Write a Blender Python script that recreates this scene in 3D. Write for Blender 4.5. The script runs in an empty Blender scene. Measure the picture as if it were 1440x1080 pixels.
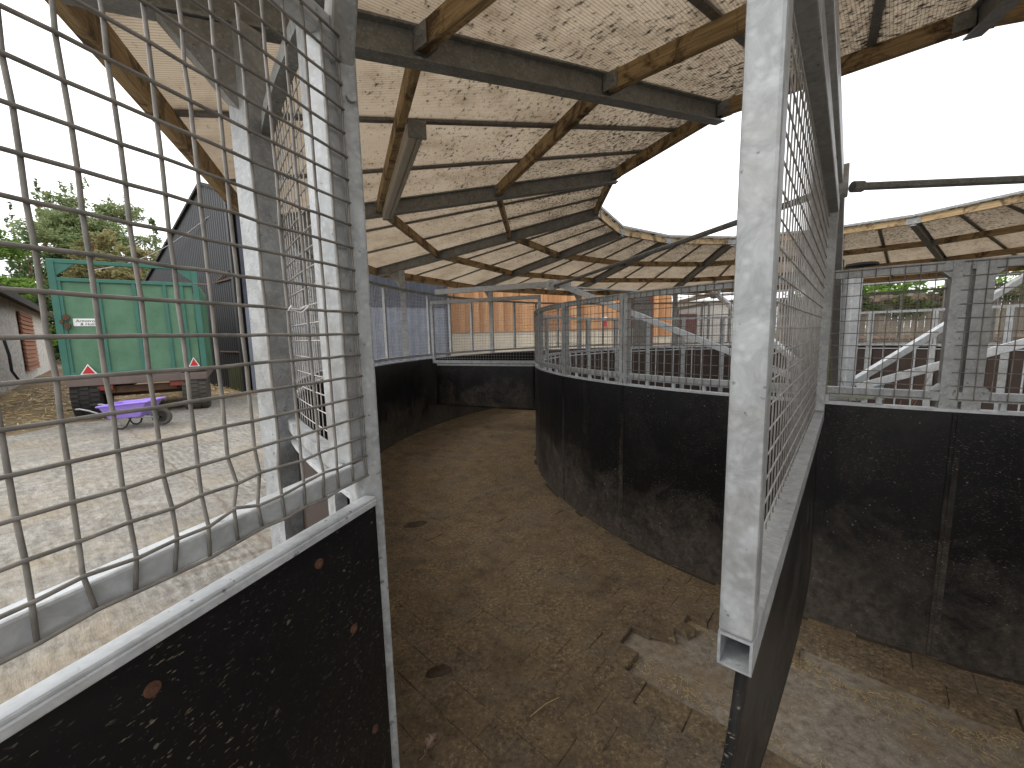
import bpy, bmesh, math, random
from mathutils import Vector, Matrix, noise as mnoise
R_ = math.radians
random.seed(7)
sc = bpy.context.scene
COL = sc.collection
CX, CY = 3.957, 4.895            # centre of the round walker
N_BAY = 14
DA = 360.0 / N_BAY
A0 = 214.8335                    # angle of the rafter at the gateway
HALF = DA / 2
R_IN, R_OUT = 3.668, 5.842       # rubber faces of the two track walls
Z_RUB = 1.212

# ------------------------------------------------------------------ helpers
class MB:
    def __init__(s): s.v = []; s.f = []; s.g = []
    def add(s, vs, fs):
        o = len(s.v); s.g.append((o, len(s.f))); s.v += [tuple(p) for p in vs]; s.f += [tuple(i + o for i in f) for f in fs]
    def box(s, c, d, rz=0.0, M=None):
        x, y, z = d[0] / 2, d[1] / 2, d[2] / 2
        P = [Vector((a * x, b * y, e * z)) for e in (-1, 1) for a, b in ((-1, -1), (1, -1), (1, 1), (-1, 1))]
        if M is None: M = Matrix.Translation(Vector(c)) @ Matrix.Rotation(rz, 4, 'Z')
        s.add([M @ p for p in P], [(0, 3, 2, 1), (4, 5, 6, 7), (0, 1, 5, 4), (1, 2, 6, 5), (2, 3, 7, 6), (3, 0, 4, 7)])
    def bar(s, a, b, w, h, up=(0, 0, 1)):
        """rectangular bar from a to b, w across, h along up"""
        a, b = Vector(a), Vector(b); t = (b - a).normalized(); u = Vector(up)
        sd = t.cross(u).normalized(); u = sd.cross(t).normalized()
        P = []
        for p in (a, b):
            for i, j in ((-1, -1), (1, -1), (1, 1), (-1, 1)): P.append(p + sd * (i * w / 2) + u * (j * h / 2))
        s.add(P, [(0, 1, 2, 3), (7, 6, 5, 4), (0, 4, 5, 1), (1, 5, 6, 2), (2, 6, 7, 3), (3, 7, 4, 0)])
    def tube(s, pts, r, n=6, closed=False, cap=True):
        pts = [Vector(p) for p in pts]; L = len(pts); rings = []
        rr = r if isinstance(r, (list, tuple)) else [r] * L
        prev = None
        for i, p in enumerate(pts):
            if closed: t = pts[(i + 1) % L] - pts[i - 1]
            else: t = pts[min(i + 1, L - 1)] - pts[max(i - 1, 0)]
            t.normalize()
            ref = prev if prev is not None else (Vector((0, 0, 1)) if abs(t.z) < .9 else Vector((1, 0, 0)))
            sd = t.cross(ref)
            if sd.length < 1e-4: sd = t.cross(Vector((0.3, 1, 0.2)))
            sd.normalize(); up = sd.cross(t).normalized(); prev = up
            rings.append([p + (sd * math.cos(2 * math.pi * k / n) + up * math.sin(2 * math.pi * k / n)) * rr[i] for k in range(n)])
        fs = []
        for i in range(L if closed else L - 1):
            j = (i + 1) % L
            for k in range(n):
                k2 = (k + 1) % n; fs.append((i * n + k, i * n + k2, j * n + k2, j * n + k))
        if cap and not closed:
            fs.append(tuple(range(n - 1, -1, -1))); fs.append(tuple((L - 1) * n + k for k in range(n)))
        s.add([q for ring in rings for q in ring], fs)
    def arc(s, r0, r1, z0, z1, a0, a1, n, cap=True):
        """curved rectangular bar about the origin (angles in degrees)"""
        P = []; F = []
        full = abs(a1 - a0) >= 359.9
        m = n if full else n + 1
        for i in range(m):
            a = R_(a0 + (a1 - a0) * i / n); c, q = math.cos(a), math.sin(a)
            P += [(r0 * c, r0 * q, z0), (r1 * c, r1 * q, z0), (r1 * c, r1 * q, z1), (r0 * c, r0 * q, z1)]
        for i in range(n):
            o, q = i * 4, ((i + 1) % m) * 4
            for k in range(4):
                k2 = (k + 1) % 4; F.append((o + k, o + k2, q + k2, q + k))
        if cap and not full:
            F.append((3, 2, 1, 0)); e = n * 4; F.append((e, e + 1, e + 2, e + 3))
        s.add(P, F)
    def prism(s, poly, a, b):
        """poly: list of 3-D points, extruded by vector b-a"""
        n = len(poly); d = Vector(b) - Vector(a)
        P = [Vector(p) for p in poly] + [Vector(p) + d for p in poly]
        F = [tuple(range(n - 1, -1, -1)), tuple(range(n, 2 * n))]
        for i in range(n):
            j = (i + 1) % n; F.append((i, j, n + j, n + i))
        s.add(P, F)
    def disc(s, c, ax, r, h, n=16, r2=None):
        c = Vector(c); ax = Vector(ax).normalized()
        s.tube([c - ax * h / 2, c + ax * h / 2], [r, r if r2 is None else r2], n)
    def ring(s, c, ax, prof, n=28):
        """lathe: prof = closed list of (radius, along axis)"""
        c = Vector(c); ax = Vector(ax).normalized()
        e = ax.cross(Vector((0, 0, 1)) if abs(ax.z) < .9 else Vector((1, 0, 0))).normalized(); g = ax.cross(e)
        P = []; m = len(prof)
        for i in range(n):
            a = 2 * math.pi * i / n
            for r, h in prof: P.append(c + (e * math.cos(a) + g * math.sin(a)) * r + ax * h)
        F = []
        for i in range(n):
            j = (i + 1) % n
            for k in range(m):
                k2 = (k + 1) % m; F.append((i * m + k, j * m + k, j * m + k2, i * m + k2))
        s.add(P, F)
    def mesh(s, name, mat, smooth=False):
        me = bpy.data.meshes.new(name); me.from_pydata(s.v, [], s.f)
        bm = bmesh.new(); bm.from_mesh(me); bmesh.ops.recalc_face_normals(bm, faces=bm.faces); bm.to_mesh(me); bm.free()
        if mat: me.materials.append(mat)
        if smooth:
            for p in me.polygons: p.use_smooth = True
        return me
    def pieces(s, per=1):
        out = []; G = s.g + [(len(s.v), len(s.f))]
        for i in range(0, len(s.g), per):
            (v0, f0), (v1, f1) = G[i], G[min(i + per, len(s.g))]
            q = MB(); q.add(s.v[v0:v1], [tuple(k - v0 for k in f) for f in s.f[f0:f1]]); out.append(q)
        return out
    def build_each(s, name, mat, parent=None, per=1, **kw):
        return [q.build(name, mat, parent, **kw) for q in s.pieces(per)]
    def build(s, name, mat, parent=None, smooth=False, bevel=0.0, loc=None, rz=0.0):
        o = bpy.data.objects.new(name, s.mesh(name, mat, smooth)); COL.objects.link(o)
        if parent: o.parent = parent
        if loc: o.location = loc
        o.rotation_euler.z = rz
        if bevel:
            m = o.modifiers.new('bevel', 'BEVEL'); m.width = bevel; m.segments = 2; m.limit_method = 'ANGLE'; m.angle_limit = R_(50)
        return o

def empty(name, loc=(0, 0, 0), rz=0.0):
    o = bpy.data.objects.new(name, None); COL.objects.link(o); o.location = loc; o.rotation_euler.z = rz
    o.empty_display_size = .1
    return o
def tag(o, label=None, cat=None, group=None, kind=None):
    if label: o['label'] = label
    if cat: o['category'] = cat
    if group: o['group'] = group
    if kind: o['kind'] = kind
    return o
def copy_obj(o, parent=None, **kw):
    c = o.copy(); COL.objects.link(c); c.parent = parent if parent else o.parent
    for k, v in kw.items(): setattr(c, k, v)
    return c
def pol(r, a, z=0.0): return Vector((r * math.cos(R_(a)), r * math.sin(R_(a)), z))     # about the walker's centre
def wpol(r, a, z=0.0): return pol(r, a, z) + Vector((CX, CY, 0))
def ground_z(x, y):
    d = math.hypot(x - CX, y - CY) - 6.0
    return 0.0 if d <= 0 else .45 * (1 - math.exp(-.25 * d))

# ------------------------------------------------------------------ materials
class NT:
    def __init__(s, name):
        s.m = bpy.data.materials.new(name); s.m.use_nodes = True; s.t = s.m.node_tree; s.t.nodes.clear()
        s.out = s.n('ShaderNodeOutputMaterial')
    def n(s, typ, **kw):
        nd = s.t.nodes.new(typ)
        for k, v in kw.items(): setattr(nd, k, v)
        return nd
    def l(s, a, b): s.t.links.new(a, b)
    def setv(s, sock, v):
        if isinstance(v, bpy.types.NodeSocket): s.l(v, sock)
        elif isinstance(v, (tuple, list)) and len(v) == 3 and sock.type == 'RGBA': sock.default_value = (*v, 1)
        else: sock.default_value = v
    def coord(s, kind='Object', scale=(1, 1, 1), rnd=False):
        c = s.n('ShaderNodeTexCoord').outputs[kind]
        if rnd:
            oi = s.n('ShaderNodeObjectInfo'); mu = s.math('MULTIPLY', oi.outputs['Random'], 37.0)
            ad = s.n('ShaderNodeVectorMath', operation='ADD'); s.l(c, ad.inputs[0])
            cb = s.n('ShaderNodeCombineXYZ'); s.l(mu, cb.inputs[0]); s.l(mu, cb.inputs[1]); s.l(mu, cb.inputs[2])
            s.l(cb.outputs[0], ad.inputs[1]); c = ad.outputs[0]
        mp = s.n('ShaderNodeMapping'); mp.inputs['Scale'].default_value = scale; s.l(c, mp.inputs[0])
        return mp.outputs[0]
    def noise(s, vec, scale, detail=4, rough=.55, dist=0.0):
        nd = s.n('ShaderNodeTexNoise'); s.l(vec, nd.inputs['Vector'])
        nd.inputs['Scale'].default_value = scale; nd.inputs['Detail'].default_value = detail
        nd.inputs['Roughness'].default_value = rough; nd.inputs['Distortion'].default_value = dist
        return nd.outputs['Fac']
    def voro(s, vec, scale, feature='F1', out='Distance', rnd=1.0):
        nd = s.n('ShaderNodeTexVoronoi', feature=feature); s.l(vec, nd.inputs['Vector']); nd.inputs['Scale'].default_value = scale
        nd.inputs['Randomness'].default_value = rnd
        return nd.outputs[out]
    def ramp(s, fac, stops):
        nd = s.n('ShaderNodeValToRGB'); s.l(fac, nd.inputs[0]); e = nd.color_ramp.elements
        while len(e) < len(stops): e.new(.5)
        for i, (p, c) in enumerate(stops):
            e[i].position = p; c = (c, c, c) if isinstance(c, (int, float)) else c; e[i].color = (*c, 1)
        return nd.outputs[0]
    def mix(s, fac, a, b, mode='MIX'):
        nd = s.n('ShaderNodeMix', data_type='RGBA', blend_type=mode)
        s.setv(nd.inputs[0], fac); s.setv(nd.inputs[6], a); s.setv(nd.inputs[7], b)
        return nd.outputs[2]
    def math(s, op, a, b=0.0, c=None):
        nd = s.n('ShaderNodeMath', operation=op); s.setv(nd.inputs[0], a); s.setv(nd.inputs[1], b)
        if c is not None: s.setv(nd.inputs[2], c)
        return nd.outputs[0]
    def sep(s, vec):
        nd = s.n('ShaderNodeSeparateXYZ'); s.l(vec, nd.inputs[0]); return nd.outputs
    def bump(s, h, strength=.3, dist=.01):
        nd = s.n('ShaderNodeBump'); s.l(h, nd.inputs['Height']); nd.inputs['Strength'].default_value = strength
        nd.inputs['Distance'].default_value = dist
        return nd.outputs[0]
    def pbr(s, col, rough=.6, metal=0.0, normal=None, spec=.3):
        b = s.n('ShaderNodeBsdfPrincipled'); s.setv(b.inputs['Base Color'], col); s.setv(b.inputs['Roughness'], rough)
        s.setv(b.inputs['Metallic'], metal)
        if spec is not None: s.setv(b.inputs['Specular IOR Level'], spec)
        if normal is not None: s.l(normal, b.inputs['Normal'])
        return b.outputs[0]
    def done(s, sh): s.l(sh, s.out.inputs[0]); return s.m

def mat_galv(name, lo, hi, stain=.25, rough=.5, metal=.35):
    t = NT(name); v = t.coord(rnd=True)
    a = t.noise(v, 17, 6, .72, .8); b = t.voro(v, 70); c = t.noise(v, 3.2, 5, .72, .8)
    base = t.mix(t.ramp(a, [(.36, 0), (.64, 1)]), lo, hi)
    base = t.mix(t.math('MULTIPLY', t.ramp(b, [(.1, 1), (.45, 0)]), .16), base, (.8, .82, .84))
    st = t.ramp(c, [(.5, 0), (.64, 1)])
    base = t.mix(t.math('MULTIPLY', st, stain), base, (.17, .15, .125))
    sp = t.ramp(t.noise(v, 60, 2, .5), [(.69, 0), (.73, 1)])
    base = t.mix(t.math('MULTIPLY', sp, .6), base, (.07, .055, .045))
    rg = t.ramp(a, [(.2, rough - .12), (.8, rough + .15)])
    return t.done(t.pbr(base, rg, metal, t.bump(a, .12, .004)))
GALV = mat_galv('galvanised_steel', (.27, .28, .283), (.42, .435, .44), .35)
GALV_D = mat_galv('weathered_galvanised_steel', (.18, .183, .176), (.29, .295, .285), .5, .6, .25)
GALV_L = mat_galv('bright_galvanised_steel', (.42, .435, .445), (.58, .60, .615), .2, .42, .35)
ALU = mat_galv('aluminium_bar', (.16, .15, .14), (.25, .24, .22), .4, .6, .3)

def mat_wire():
    t = NT('weldmesh_wire'); v = t.coord(); a = t.noise(v, 30, 3, .6)
    c = t.mix(t.ramp(a, [(.35, 0), (.68, 1)]), (.16, .15, .135), (.27, .25, .225))
    return t.done(t.pbr(c, .6, .3))
WIRE = mat_wire()
def mat_wire_l():
    t = NT('pale_weldmesh_wire'); v = t.coord(); a = t.noise(v, 30, 3, .6)
    c = t.mix(t.ramp(a, [(.35, 0), (.65, 1)]), (.27, .26, .245), (.42, .41, .4))
    return t.done(t.pbr(c, .55, .3))
WIRE_L = mat_wire_l()

def mat_rubber(name, dirt=1.0, dirt_h=.55, base=(.0075, .0075, .0082), rough=.42, speck=1.0):
    t = NT(name); v = t.coord(rnd=False); s = t.sep(v)
    n1 = t.noise(v, 3.0, 6, .7, .5); n2 = t.noise(v, 26, 4, .65); n3 = t.noise(v, 1.1, 3, .6)
    # dried splashes thrown up from the floor
    hh = t.math('SUBTRACT', 1.0, t.math('DIVIDE', s[2], dirt_h))
    m = t.math('ADD', t.math('MULTIPLY', hh, .36), t.math('MULTIPLY', n1, .95))
    m = t.math('ADD', m, t.math('MULTIPLY', n3, .22))
    mud = t.ramp(m, [(.56, 0), (.88, 1)])
    mud = t.math('MULTIPLY', mud, t.ramp(n2, [(.3, .25), (.7, 1)]))
    c = t.mix(t.math('MULTIPLY', mud, .7 * dirt), base, (.15, .125, .098))
    haze = t.ramp(t.noise(v, 1.7, 5, .75, 1.2), [(.5, 0), (.68, 1)])
    c = t.mix(t.math('MULTIPLY', haze, .07 * dirt), c, (.17, .155, .14))
    # flecks of bedding stuck to the surface
    w = t.n('ShaderNodeMapping'); w.inputs['Rotation'].default_value = (.5, .55, .3); w.inputs['Scale'].default_value = (.8, .8, 3.0); t.l(v, w.inputs[0])
    f1 = t.ramp(t.noise(w.outputs[0], 105, 3, .6), [(.63, 0), (.67, 1)])
    f2 = t.ramp(t.noise(v, 3.3, 3, .6), [(.40, .1), (.58, 1)])
    c = t.mix(t.math('MULTIPLY', t.math('MULTIPLY', f1, f2), .8 * speck), c, (.33, .27, .19))
    f3 = t.ramp(t.math('ADD', t.voro(v, 31), t.math('MULTIPLY', t.math('SUBTRACT', t.noise(v, 95, 2, .5), .5), .5)), [(.06, 1), (.10, 0)])
    c = t.mix(t.math('MULTIPLY', t.math('MULTIPLY', f3, t.ramp(n1, [(.47, 0), (.58, 1)])), .7 * speck), c, (.38, .34, .29))
    rg = t.ramp(mud, [(0, rough), (.6, .8)])
    return t.done(t.pbr(c, rg, 0, t.bump(n2, .18, .004), .25))
RUBBER = mat_rubber('black_rubber_sheet', speck=.65)
RUBBER_G = mat_rubber('black_rubber_gate', .5, .35, rough=.38, speck=.55)
RUBBER_S = mat_rubber('dirty_rubber_strip', 1.0, .9)
RUBBER_F = mat_rubber('black_rubber_flap', 1.0, .8, (.013, .013, .014), .4, .8)
def mat_rub_in():
    t = NT('brown_rubber_back'); v = t.coord(); a = t.noise(v, 2.5, 5, .7)
    return t.done(t.pbr(t.mix(a, (.022, .015, .012), (.065, .045, .038)), .8))
RUBBER_B = mat_rub_in()

def mat_timber(name, a, b, dark, rnd=True, stain=.85):
    t = NT(name); v = t.coord(rnd=rnd, scale=(1.1, 11, 11)); v2 = t.coord(rnd=rnd)
    g = t.noise(v, 5, 5, .65, .7)
    c = t.mix(t.ramp(g, [(.3, 0), (.7, 1)]), a, b)
    lines = t.ramp(t.noise(t.coord(rnd=rnd, scale=(.35, 30, 30)), 6, 3, .6, .3), [(.52, 0), (.66, 1)])
    c = t.mix(t.math('MULTIPLY', lines, .5), c, dark)
    st = t.ramp(t.noise(v2, 3.4, 6, .75, .8), [(.49, 0), (.60, 1)])
    c = t.mix(t.math('MULTIPLY', st, stain), c, dark)
    return t.done(t.pbr(c, .75, 0, t.bump(g, .25, .004)))
TIMBER = mat_timber('treated_timber', (.25, .165, .078), (.47, .34, .18), (.042, .024, .014))

def mat_sheet():
    t = NT('twinwall_sheet'); uv = t.n('ShaderNodeTexCoord').outputs['UV']; u = t.sep(uv)
    v = t.coord(rnd=True)
    fl = t.math('ABSOLUTE', t.math('SUBTRACT', t.math('FRACT', t.math('DIVIDE', u[0], .0155)), .5))
    flute = t.ramp(fl, [(.30, 0), (.44, 1)])
    c = t.mix(t.noise(v, 1.4, 4, .65), (.46, .41, .345), (.60, .545, .47))
    c = t.mix(t.math('MULTIPLY', flute, .6), c, (.2, .165, .13))
    dirt = t.ramp(t.noise(v, 3.5, 6, .75), [(.46, 0), (.68, 1)])
    c = t.mix(t.math('MULTIPLY', dirt, .5), c, (.29, .24, .185))
    # black mould, heavier towards the open middle
    mp = t.n('ShaderNodeMapping'); mp.inputs['Scale'].default_value = (1.35, 2.1, 1); t.l(uv, mp.inputs[0])
    oi = t.n('ShaderNodeObjectInfo'); ad = t.n('ShaderNodeVectorMath', operation='ADD'); t.l(mp.outputs[0], ad.inputs[0])
    cb = t.n('ShaderNodeCombineXYZ'); t.l(t.math('MULTIPLY', oi.outputs['Random'], 41.0), cb.inputs[0]); t.l(t.math('MULTIPLY', oi.outputs['Random'], 77.0), cb.inputs[1])
    t.l(cb.outputs[0], ad.inputs[1]); w = ad.outputs[0]
    k = t.ramp(t.math('DIVIDE', t.math('SUBTRACT', u[1], 2.8), 3.6), [(0, .10), (.45, .06), (1, -.03)])
    k2 = t.math('SUBTRACT', t.math('DIVIDE', t.math('SUBTRACT', 5.4, u[1]), 24.0), .02)
    sp = t.math('ADD', t.math('ADD', t.noise(w, 18, 4, .65), t.math('MULTIPLY', t.noise(w, 2.2, 3, .6), .22)), k2)
    spots = t.ramp(sp, [(.68, 0), (.79, 1)])
    fine = t.ramp(t.math('ADD', t.noise(w, 42, 3, .6), t.math('MULTIPLY', k2, 1.1)), [(.615, 0), (.72, 1)])
    spots = t.math('MAXIMUM', spots, t.math('MULTIPLY', fine, .7))
    c = t.mix(t.math('MULTIPLY', spots, .9), c, (.03, .024, .02))
    df = t.n('ShaderNodeBsdfDiffuse'); t.l(c, df.inputs[0]); tr = t.n('ShaderNodeBsdfTranslucent'); t.l(c, tr.inputs[0])
    ms = t.n('ShaderNodeMixShader'); ms.inputs[0].default_value = .80; t.l(df.outputs[0], ms.inputs[1]); t.l(tr.outputs[0], ms.inputs[2])
    return t.done(ms.outputs[0])
SHEET = mat_sheet()

def mat_paver():
    t = NT('rubber_paving'); v = t.coord(); s = t.sep(v)
    isl = t.n('ShaderNodeNewGeometry').outputs['Random Per Island']
    n1 = t.noise(v, 1.3, 6, .72, .4); n2 = t.noise(v, 8, 8, .78); n3 = t.noise(v, 48, 5, .75); n4 = t.noise(v, 3.1, 7, .75, .6)
    c = t.mix(t.ramp(n2, [(.32, 0), (.68, 1)]), (.105, .076, .048), (.285, .21, .13))
    c = t.mix(t.math('MULTIPLY', isl, .3), c, (.13, .11, .09))
    gr = t.ramp(t.noise(v, 2.3, 5, .7, .3), [(.5, 0), (.62, 1)])
    c = t.mix(t.math('MULTIPLY', gr, .45), c, (.20, .172, .14))
    ms = t.ramp(t.math('ADD', t.math('MULTIPLY', n1, .55), t.math('MULTIPLY', n4, .45)), [(.45, 0), (.62, 1)])
    c = t.mix(t.math('MULTIPLY', ms, .42), c, (.29, .21, .12))
    st = t.math('MULTIPLY', t.ramp(n3, [(.5, 0), (.62, 1)]), t.ramp(n4, [(.42, .12), (.58, 1)]))
    c = t.mix(t.math('MULTIPLY', st, .6), c, (.52, .40, .24))
    dk = t.ramp(t.noise(v, 5.2, 6, .78, .6), [(.53, 0), (.70, 1)])
    c = t.mix(t.math('MULTIPLY', dk, .55), c, (.062, .047, .034))
    pit = t.ramp(n3, [(.36, 1), (.44, 0)]); c = t.mix(t.math('MULTIPLY', pit, .55), c, (.05, .036, .026))
    wh = t.ramp(t.voro(v, 19), [(.06, 1), (.09, 0)])
    c = t.mix(t.math('MULTIPLY', t.math('MULTIPLY', wh, t.ramp(n2, [(.5, 0), (.56, 1)])), .85), c, (.58, .51, .42))
    h = t.math('ADD', t.math('MULTIPLY', n2, .9), t.math('MULTIPLY', n3, .6))
    return t.done(t.pbr(c, .92, 0, t.bump(h, 1.0, .018), .15))
PAVER = mat_paver()
def mat_ground_concrete():
    t = NT('dirty_concrete_base'); v = t.coord(); n1 = t.noise(v, 1.8, 6, .7); n2 = t.noise(v, 24, 5, .75); n3 = t.noise(v, 60, 3, .7)
    c = t.mix(t.ramp(n2, [(.35, 0), (.68, 1)]), (.18, .152, .12), (.40, .36, .305))
    c = t.mix(t.math('MULTIPLY', t.ramp(n1, [(.46, 0), (.62, 1)]), .6), c, (.25, .18, .105))
    c = t.mix(t.math('MULTIPLY', t.ramp(n3, [(.6, 0), (.7, 1)]), .5), c, (.42, .37, .3))
    return t.done(t.pbr(c, .9, 0, t.bump(n2, .6, .01), .2))
BASEC = mat_ground_concrete()
def mat_yard():
    t = NT('brushed_yard_concrete'); v = t.coord(); 
    m = t.n('ShaderNodeMapping'); m.inputs['Rotation'].default_value = (0, 0, R_(38)); t.l(v, m.inputs[0]); q = m.outputs[0]; s = t.sep(q)
    n1 = t.noise(q, .9, 6, .7); n2 = t.noise(q, 14, 6, .75); 
    mm = t.n('ShaderNodeMapping'); mm.inputs['Scale'].default_value = (2.6, 13, 1); t.l(q, mm.inputs[0])
    br = t.noise(mm.outputs[0], 2.4, 3, .6, .25)
    c = t.mix(t.ramp(n2, [(.34, 0), (.64, 1)]), (.14, .13, .113), (.30, .283, .255))
    lo = t.noise(q, 2.6, 6, .75, .5)
    rid = t.math('SINE', t.math('MULTIPLY', t.math('ADD', s[1], t.math('MULTIPLY', t.noise(q, 1.6, 4, .65), .35)), 2 * math.pi / .075))
    rid = t.math('MULTIPLY', t.math('ADD', t.math('MULTIPLY', rid, .5), .5), t.ramp(t.noise(q, 1.1, 4, .7), [(.42, .1), (.58, 1)]))
    c = t.mix(t.math('MULTIPLY', t.ramp(rid, [(.45, 0), (.95, 1)]), .32), c, (.13, .118, .098))
    c = t.mix(t.math('MULTIPLY', t.ramp(br, [(.5, 0), (.64, 1)]), t.ramp(lo, [(.4, .1), (.6, .6)])), c, (.15, .135, .112))
    c = t.mix(t.math('MULTIPLY', t.ramp(lo, [(.5, 0), (.62, 1)]), .45), c, (.38, .36, .325))
    c = t.mix(t.math('MULTIPLY', t.ramp(n1, [(.48, 0), (.62, 1)]), .5), c, (.27, .215, .14))
    # slab joints and cracks
    wob = t.math('MULTIPLY', t.math('SUBTRACT', t.noise(q, 2.2, 3, .6), .5), .22)
    jx = t.math('ABSOLUTE', t.math('SUBTRACT', t.math('FRACT', t.math('DIVIDE', t.math('ADD', t.math('ADD', s[0], wob), 1.55), 3.4)), .5))
    jy = t.math('ABSOLUTE', t.math('SUBTRACT', t.math('FRACT', t.math('DIVIDE', t.math('ADD', t.math('ADD', s[1], wob), .3), 2.9)), .5))
    j = t.math('MINIMUM', jx, jy)
    jm = t.ramp(j, [(.003, 1), (.0075, 0)])
    c = t.mix(t.math('MULTIPLY', jm, t.ramp(n2, [(.3, .2), (.55, .9)])), c, (.16, .13, .1))
    cr = t.ramp(t.voro(q, .55, 'DISTANCE_TO_EDGE'), [(.002, 1), (.006, 0)])
    c = t.mix(t.math('MULTIPLY', cr, .35), c, (.2, .17, .13))
    h = t.math('ADD', t.math('ADD', br, t.math('MULTIPLY', n2, .8)), t.math('MULTIPLY', rid, -.7))
    return t.done(t.pbr(c, .88, 0, t.bump(h, .6, .012), .2))
YARD = mat_yard()
def mat_dirt():
    t = NT('trodden_earth'); v = t.coord(); n1 = t.noise(v, .5, 6, .7); n2 = t.noise(v, 6, 6, .75); n3 = t.noise(v, 28, 4, .75)
    c = t.mix(t.ramp(n2, [(.35, 0), (.68, 1)]), (.085, .062, .042), (.25, .195, .135))
    c = t.mix(t.math('MULTIPLY', t.ramp(n1, [(.45, 0), (.65, 1)]), .6), c, (.32, .23, .12))
    c = t.mix(t.math('MULTIPLY', t.ramp(n3, [(.56, 0), (.68, 1)]), .6), c, (.42, .33, .2))
    return t.done(t.pbr(c, .95, 0, t.bump(n2, .9, .05), .1))
DIRT = mat_dirt()
def mat_inner_soil():
    t = NT('dark_inner_soil'); v = t.coord(); n2 = t.noise(v, 6, 6, .75)
    return t.done(t.pbr(t.mix(n2, (.03, .022, .017), (.10, .075, .055)), .95, 0, t.bump(n2, .8, .04)))
SOIL = mat_inner_soil()

def mat_paint(name, a, b, rust=(.12, .06, .03), wear=.4, rough=.55, sc_=2.5):
    t = NT(name); v = t.coord(rnd=False); n1 = t.noise(v, sc_, 6, .7); n2 = t.noise(v, 22, 4, .7)
    st = t.coord(scale=(9, 9, .7)); n3 = t.noise(st, 2, 4, .7)
    c = t.mix(t.ramp(n1, [(.3, 0), (.7, 1)]), a, b)
    c = t.mix(t.math('MULTIPLY', t.ramp(n3, [(.55, 0), (.75, 1)]), wear * .5), c, tuple(x * .55 for x in a))
    c = t.mix(t.math('MULTIPLY', t.ramp(n2, [(.68, 0), (.74, 1)]), wear), c, rust)
    return t.done(t.pbr(c, rough, 0, t.bump(n2, .1, .003)))
GREEN = mat_paint('faded_green_paint', (.062, .145, .085), (.115, .225, .14), (.25, .28, .24), .35)
TEAL = mat_paint('teal_green_frame_paint', (.035, .12, .092), (.055, .165, .125), (.10, .05, .03), .5)
BLACK = mat_paint('black_iron_sheet', (.005, .0054, .007), (.012, .013, .0165), (.06, .05, .045), .35, .5)
MOSSY = mat_paint('mossy_black_sheet', (.02, .025, .012), (.05, .055, .02), (.03, .03, .02), .6, .8)
ZINC = mat_paint('zinc_corrugated', (.13, .142, .18), (.215, .23, .275), (.2, .17, .15), .3, .5)
NAVY = mat_paint('dark_corrugated', (.035, .038, .052), (.07, .075, .098), (.05, .045, .04), .4, .5)
RED = mat_paint('red_reflector', (.42, .018, .025), (.5, .03, .035), (.3, .02, .02), .1, .35)
WHITE = mat_paint('white_plate', (.72, .72, .70), (.8, .8, .78), (.5, .48, .45), .2, .4)
INK = mat_paint('dark_lettering', (.02, .025, .03), (.03, .035, .04), (.02, .02, .02), .1, .6)
PURPLE = mat_paint('purple_plastic', (.29, .19, .66), (.36, .25, .74), (.22, .16, .45), .15, .4)
TYRE = mat_paint('tyre_rubber', (.018, .017, .016), (.035, .032, .029), (.09, .075, .055), .5, .85)
TYRE_D = mat_paint('dusty_tyre_rubber', (.05, .046, .04), (.10, .09, .076), (.16, .13, .1), .5, .9)
IRON = mat_paint('rusty_iron', (.05, .03, .02), (.12, .065, .035), (.02, .015, .012), .5, .8)
BED = mat_paint('grey_timber_bed', (.115, .085, .075), (.18, .14, .125), (.08, .06, .05), .5, .8)
CREAM = mat_paint('cream_blockwork', (.52, .46, .36), (.66, .59, .48), (.35, .3, .22), .3, .85)
PALE = mat_paint('pale_render', (.42, .40, .37), (.56, .54, .5), (.3, .2, .17), .5, .85)
DARKDOOR = mat_paint('dark_grey_door', (.045, .042, .04), (.08, .075, .07), (.03, .03, .03), .3, .7)
BLACKGAP = mat_paint('black_void', (.006, .006, .006), (.01, .01, .01), (.01, .01, .01), .0, .9)
DKRED = mat_paint('dark_red_frame', (.10, .022, .018), (.14, .035, .028), (.05, .02, .02), .3, .7)
ROOFD = mat_paint('dark_roof_felt', (.02, .018, .017), (.045, .04, .036), (.09, .07, .05), .4, .85)
PLASTIC = mat_paint('dusty_light_diffuser', (.40, .35, .28), (.52, .47, .39), (.2, .16, .11), .3, .5)
BLUEP = mat_paint('pale_blue_plastic', (.25, .42, .5), (.32, .5, .58), (.2, .3, .35), .1, .5)
BOARDP = mat_paint('greenish_board', (.5, .51, .32), (.6, .61, .42), (.3, .3, .18), .3, .7)
RUST = mat_paint('rust_washer', (.06, .028, .017), (.11, .05, .03), (.05, .03, .02), .5, .9, 30)
MOSSWOOD = mat_paint('mossy_dark_post', (.028, .03, .014), (.06, .06, .026), (.02, .02, .012), .4, .85)
STRAW = mat_paint('straw', (.40, .29, .13), (.6, .46, .25), (.3, .2, .1), .2, .8)
LEAFDRY = mat_paint('dry_leaf', (.30, .20, .15), (.44, .33, .27), (.12, .07, .05), .5, .8, 40)
DUNG = mat_paint('dung', (.05, .036, .025), (.115, .085, .055), (.1, .07, .04), .3, .95, 30)
STRING = mat_paint('white_string', (.65, .65, .63), (.75, .75, .72), (.5, .5, .45), .1, .8)
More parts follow.
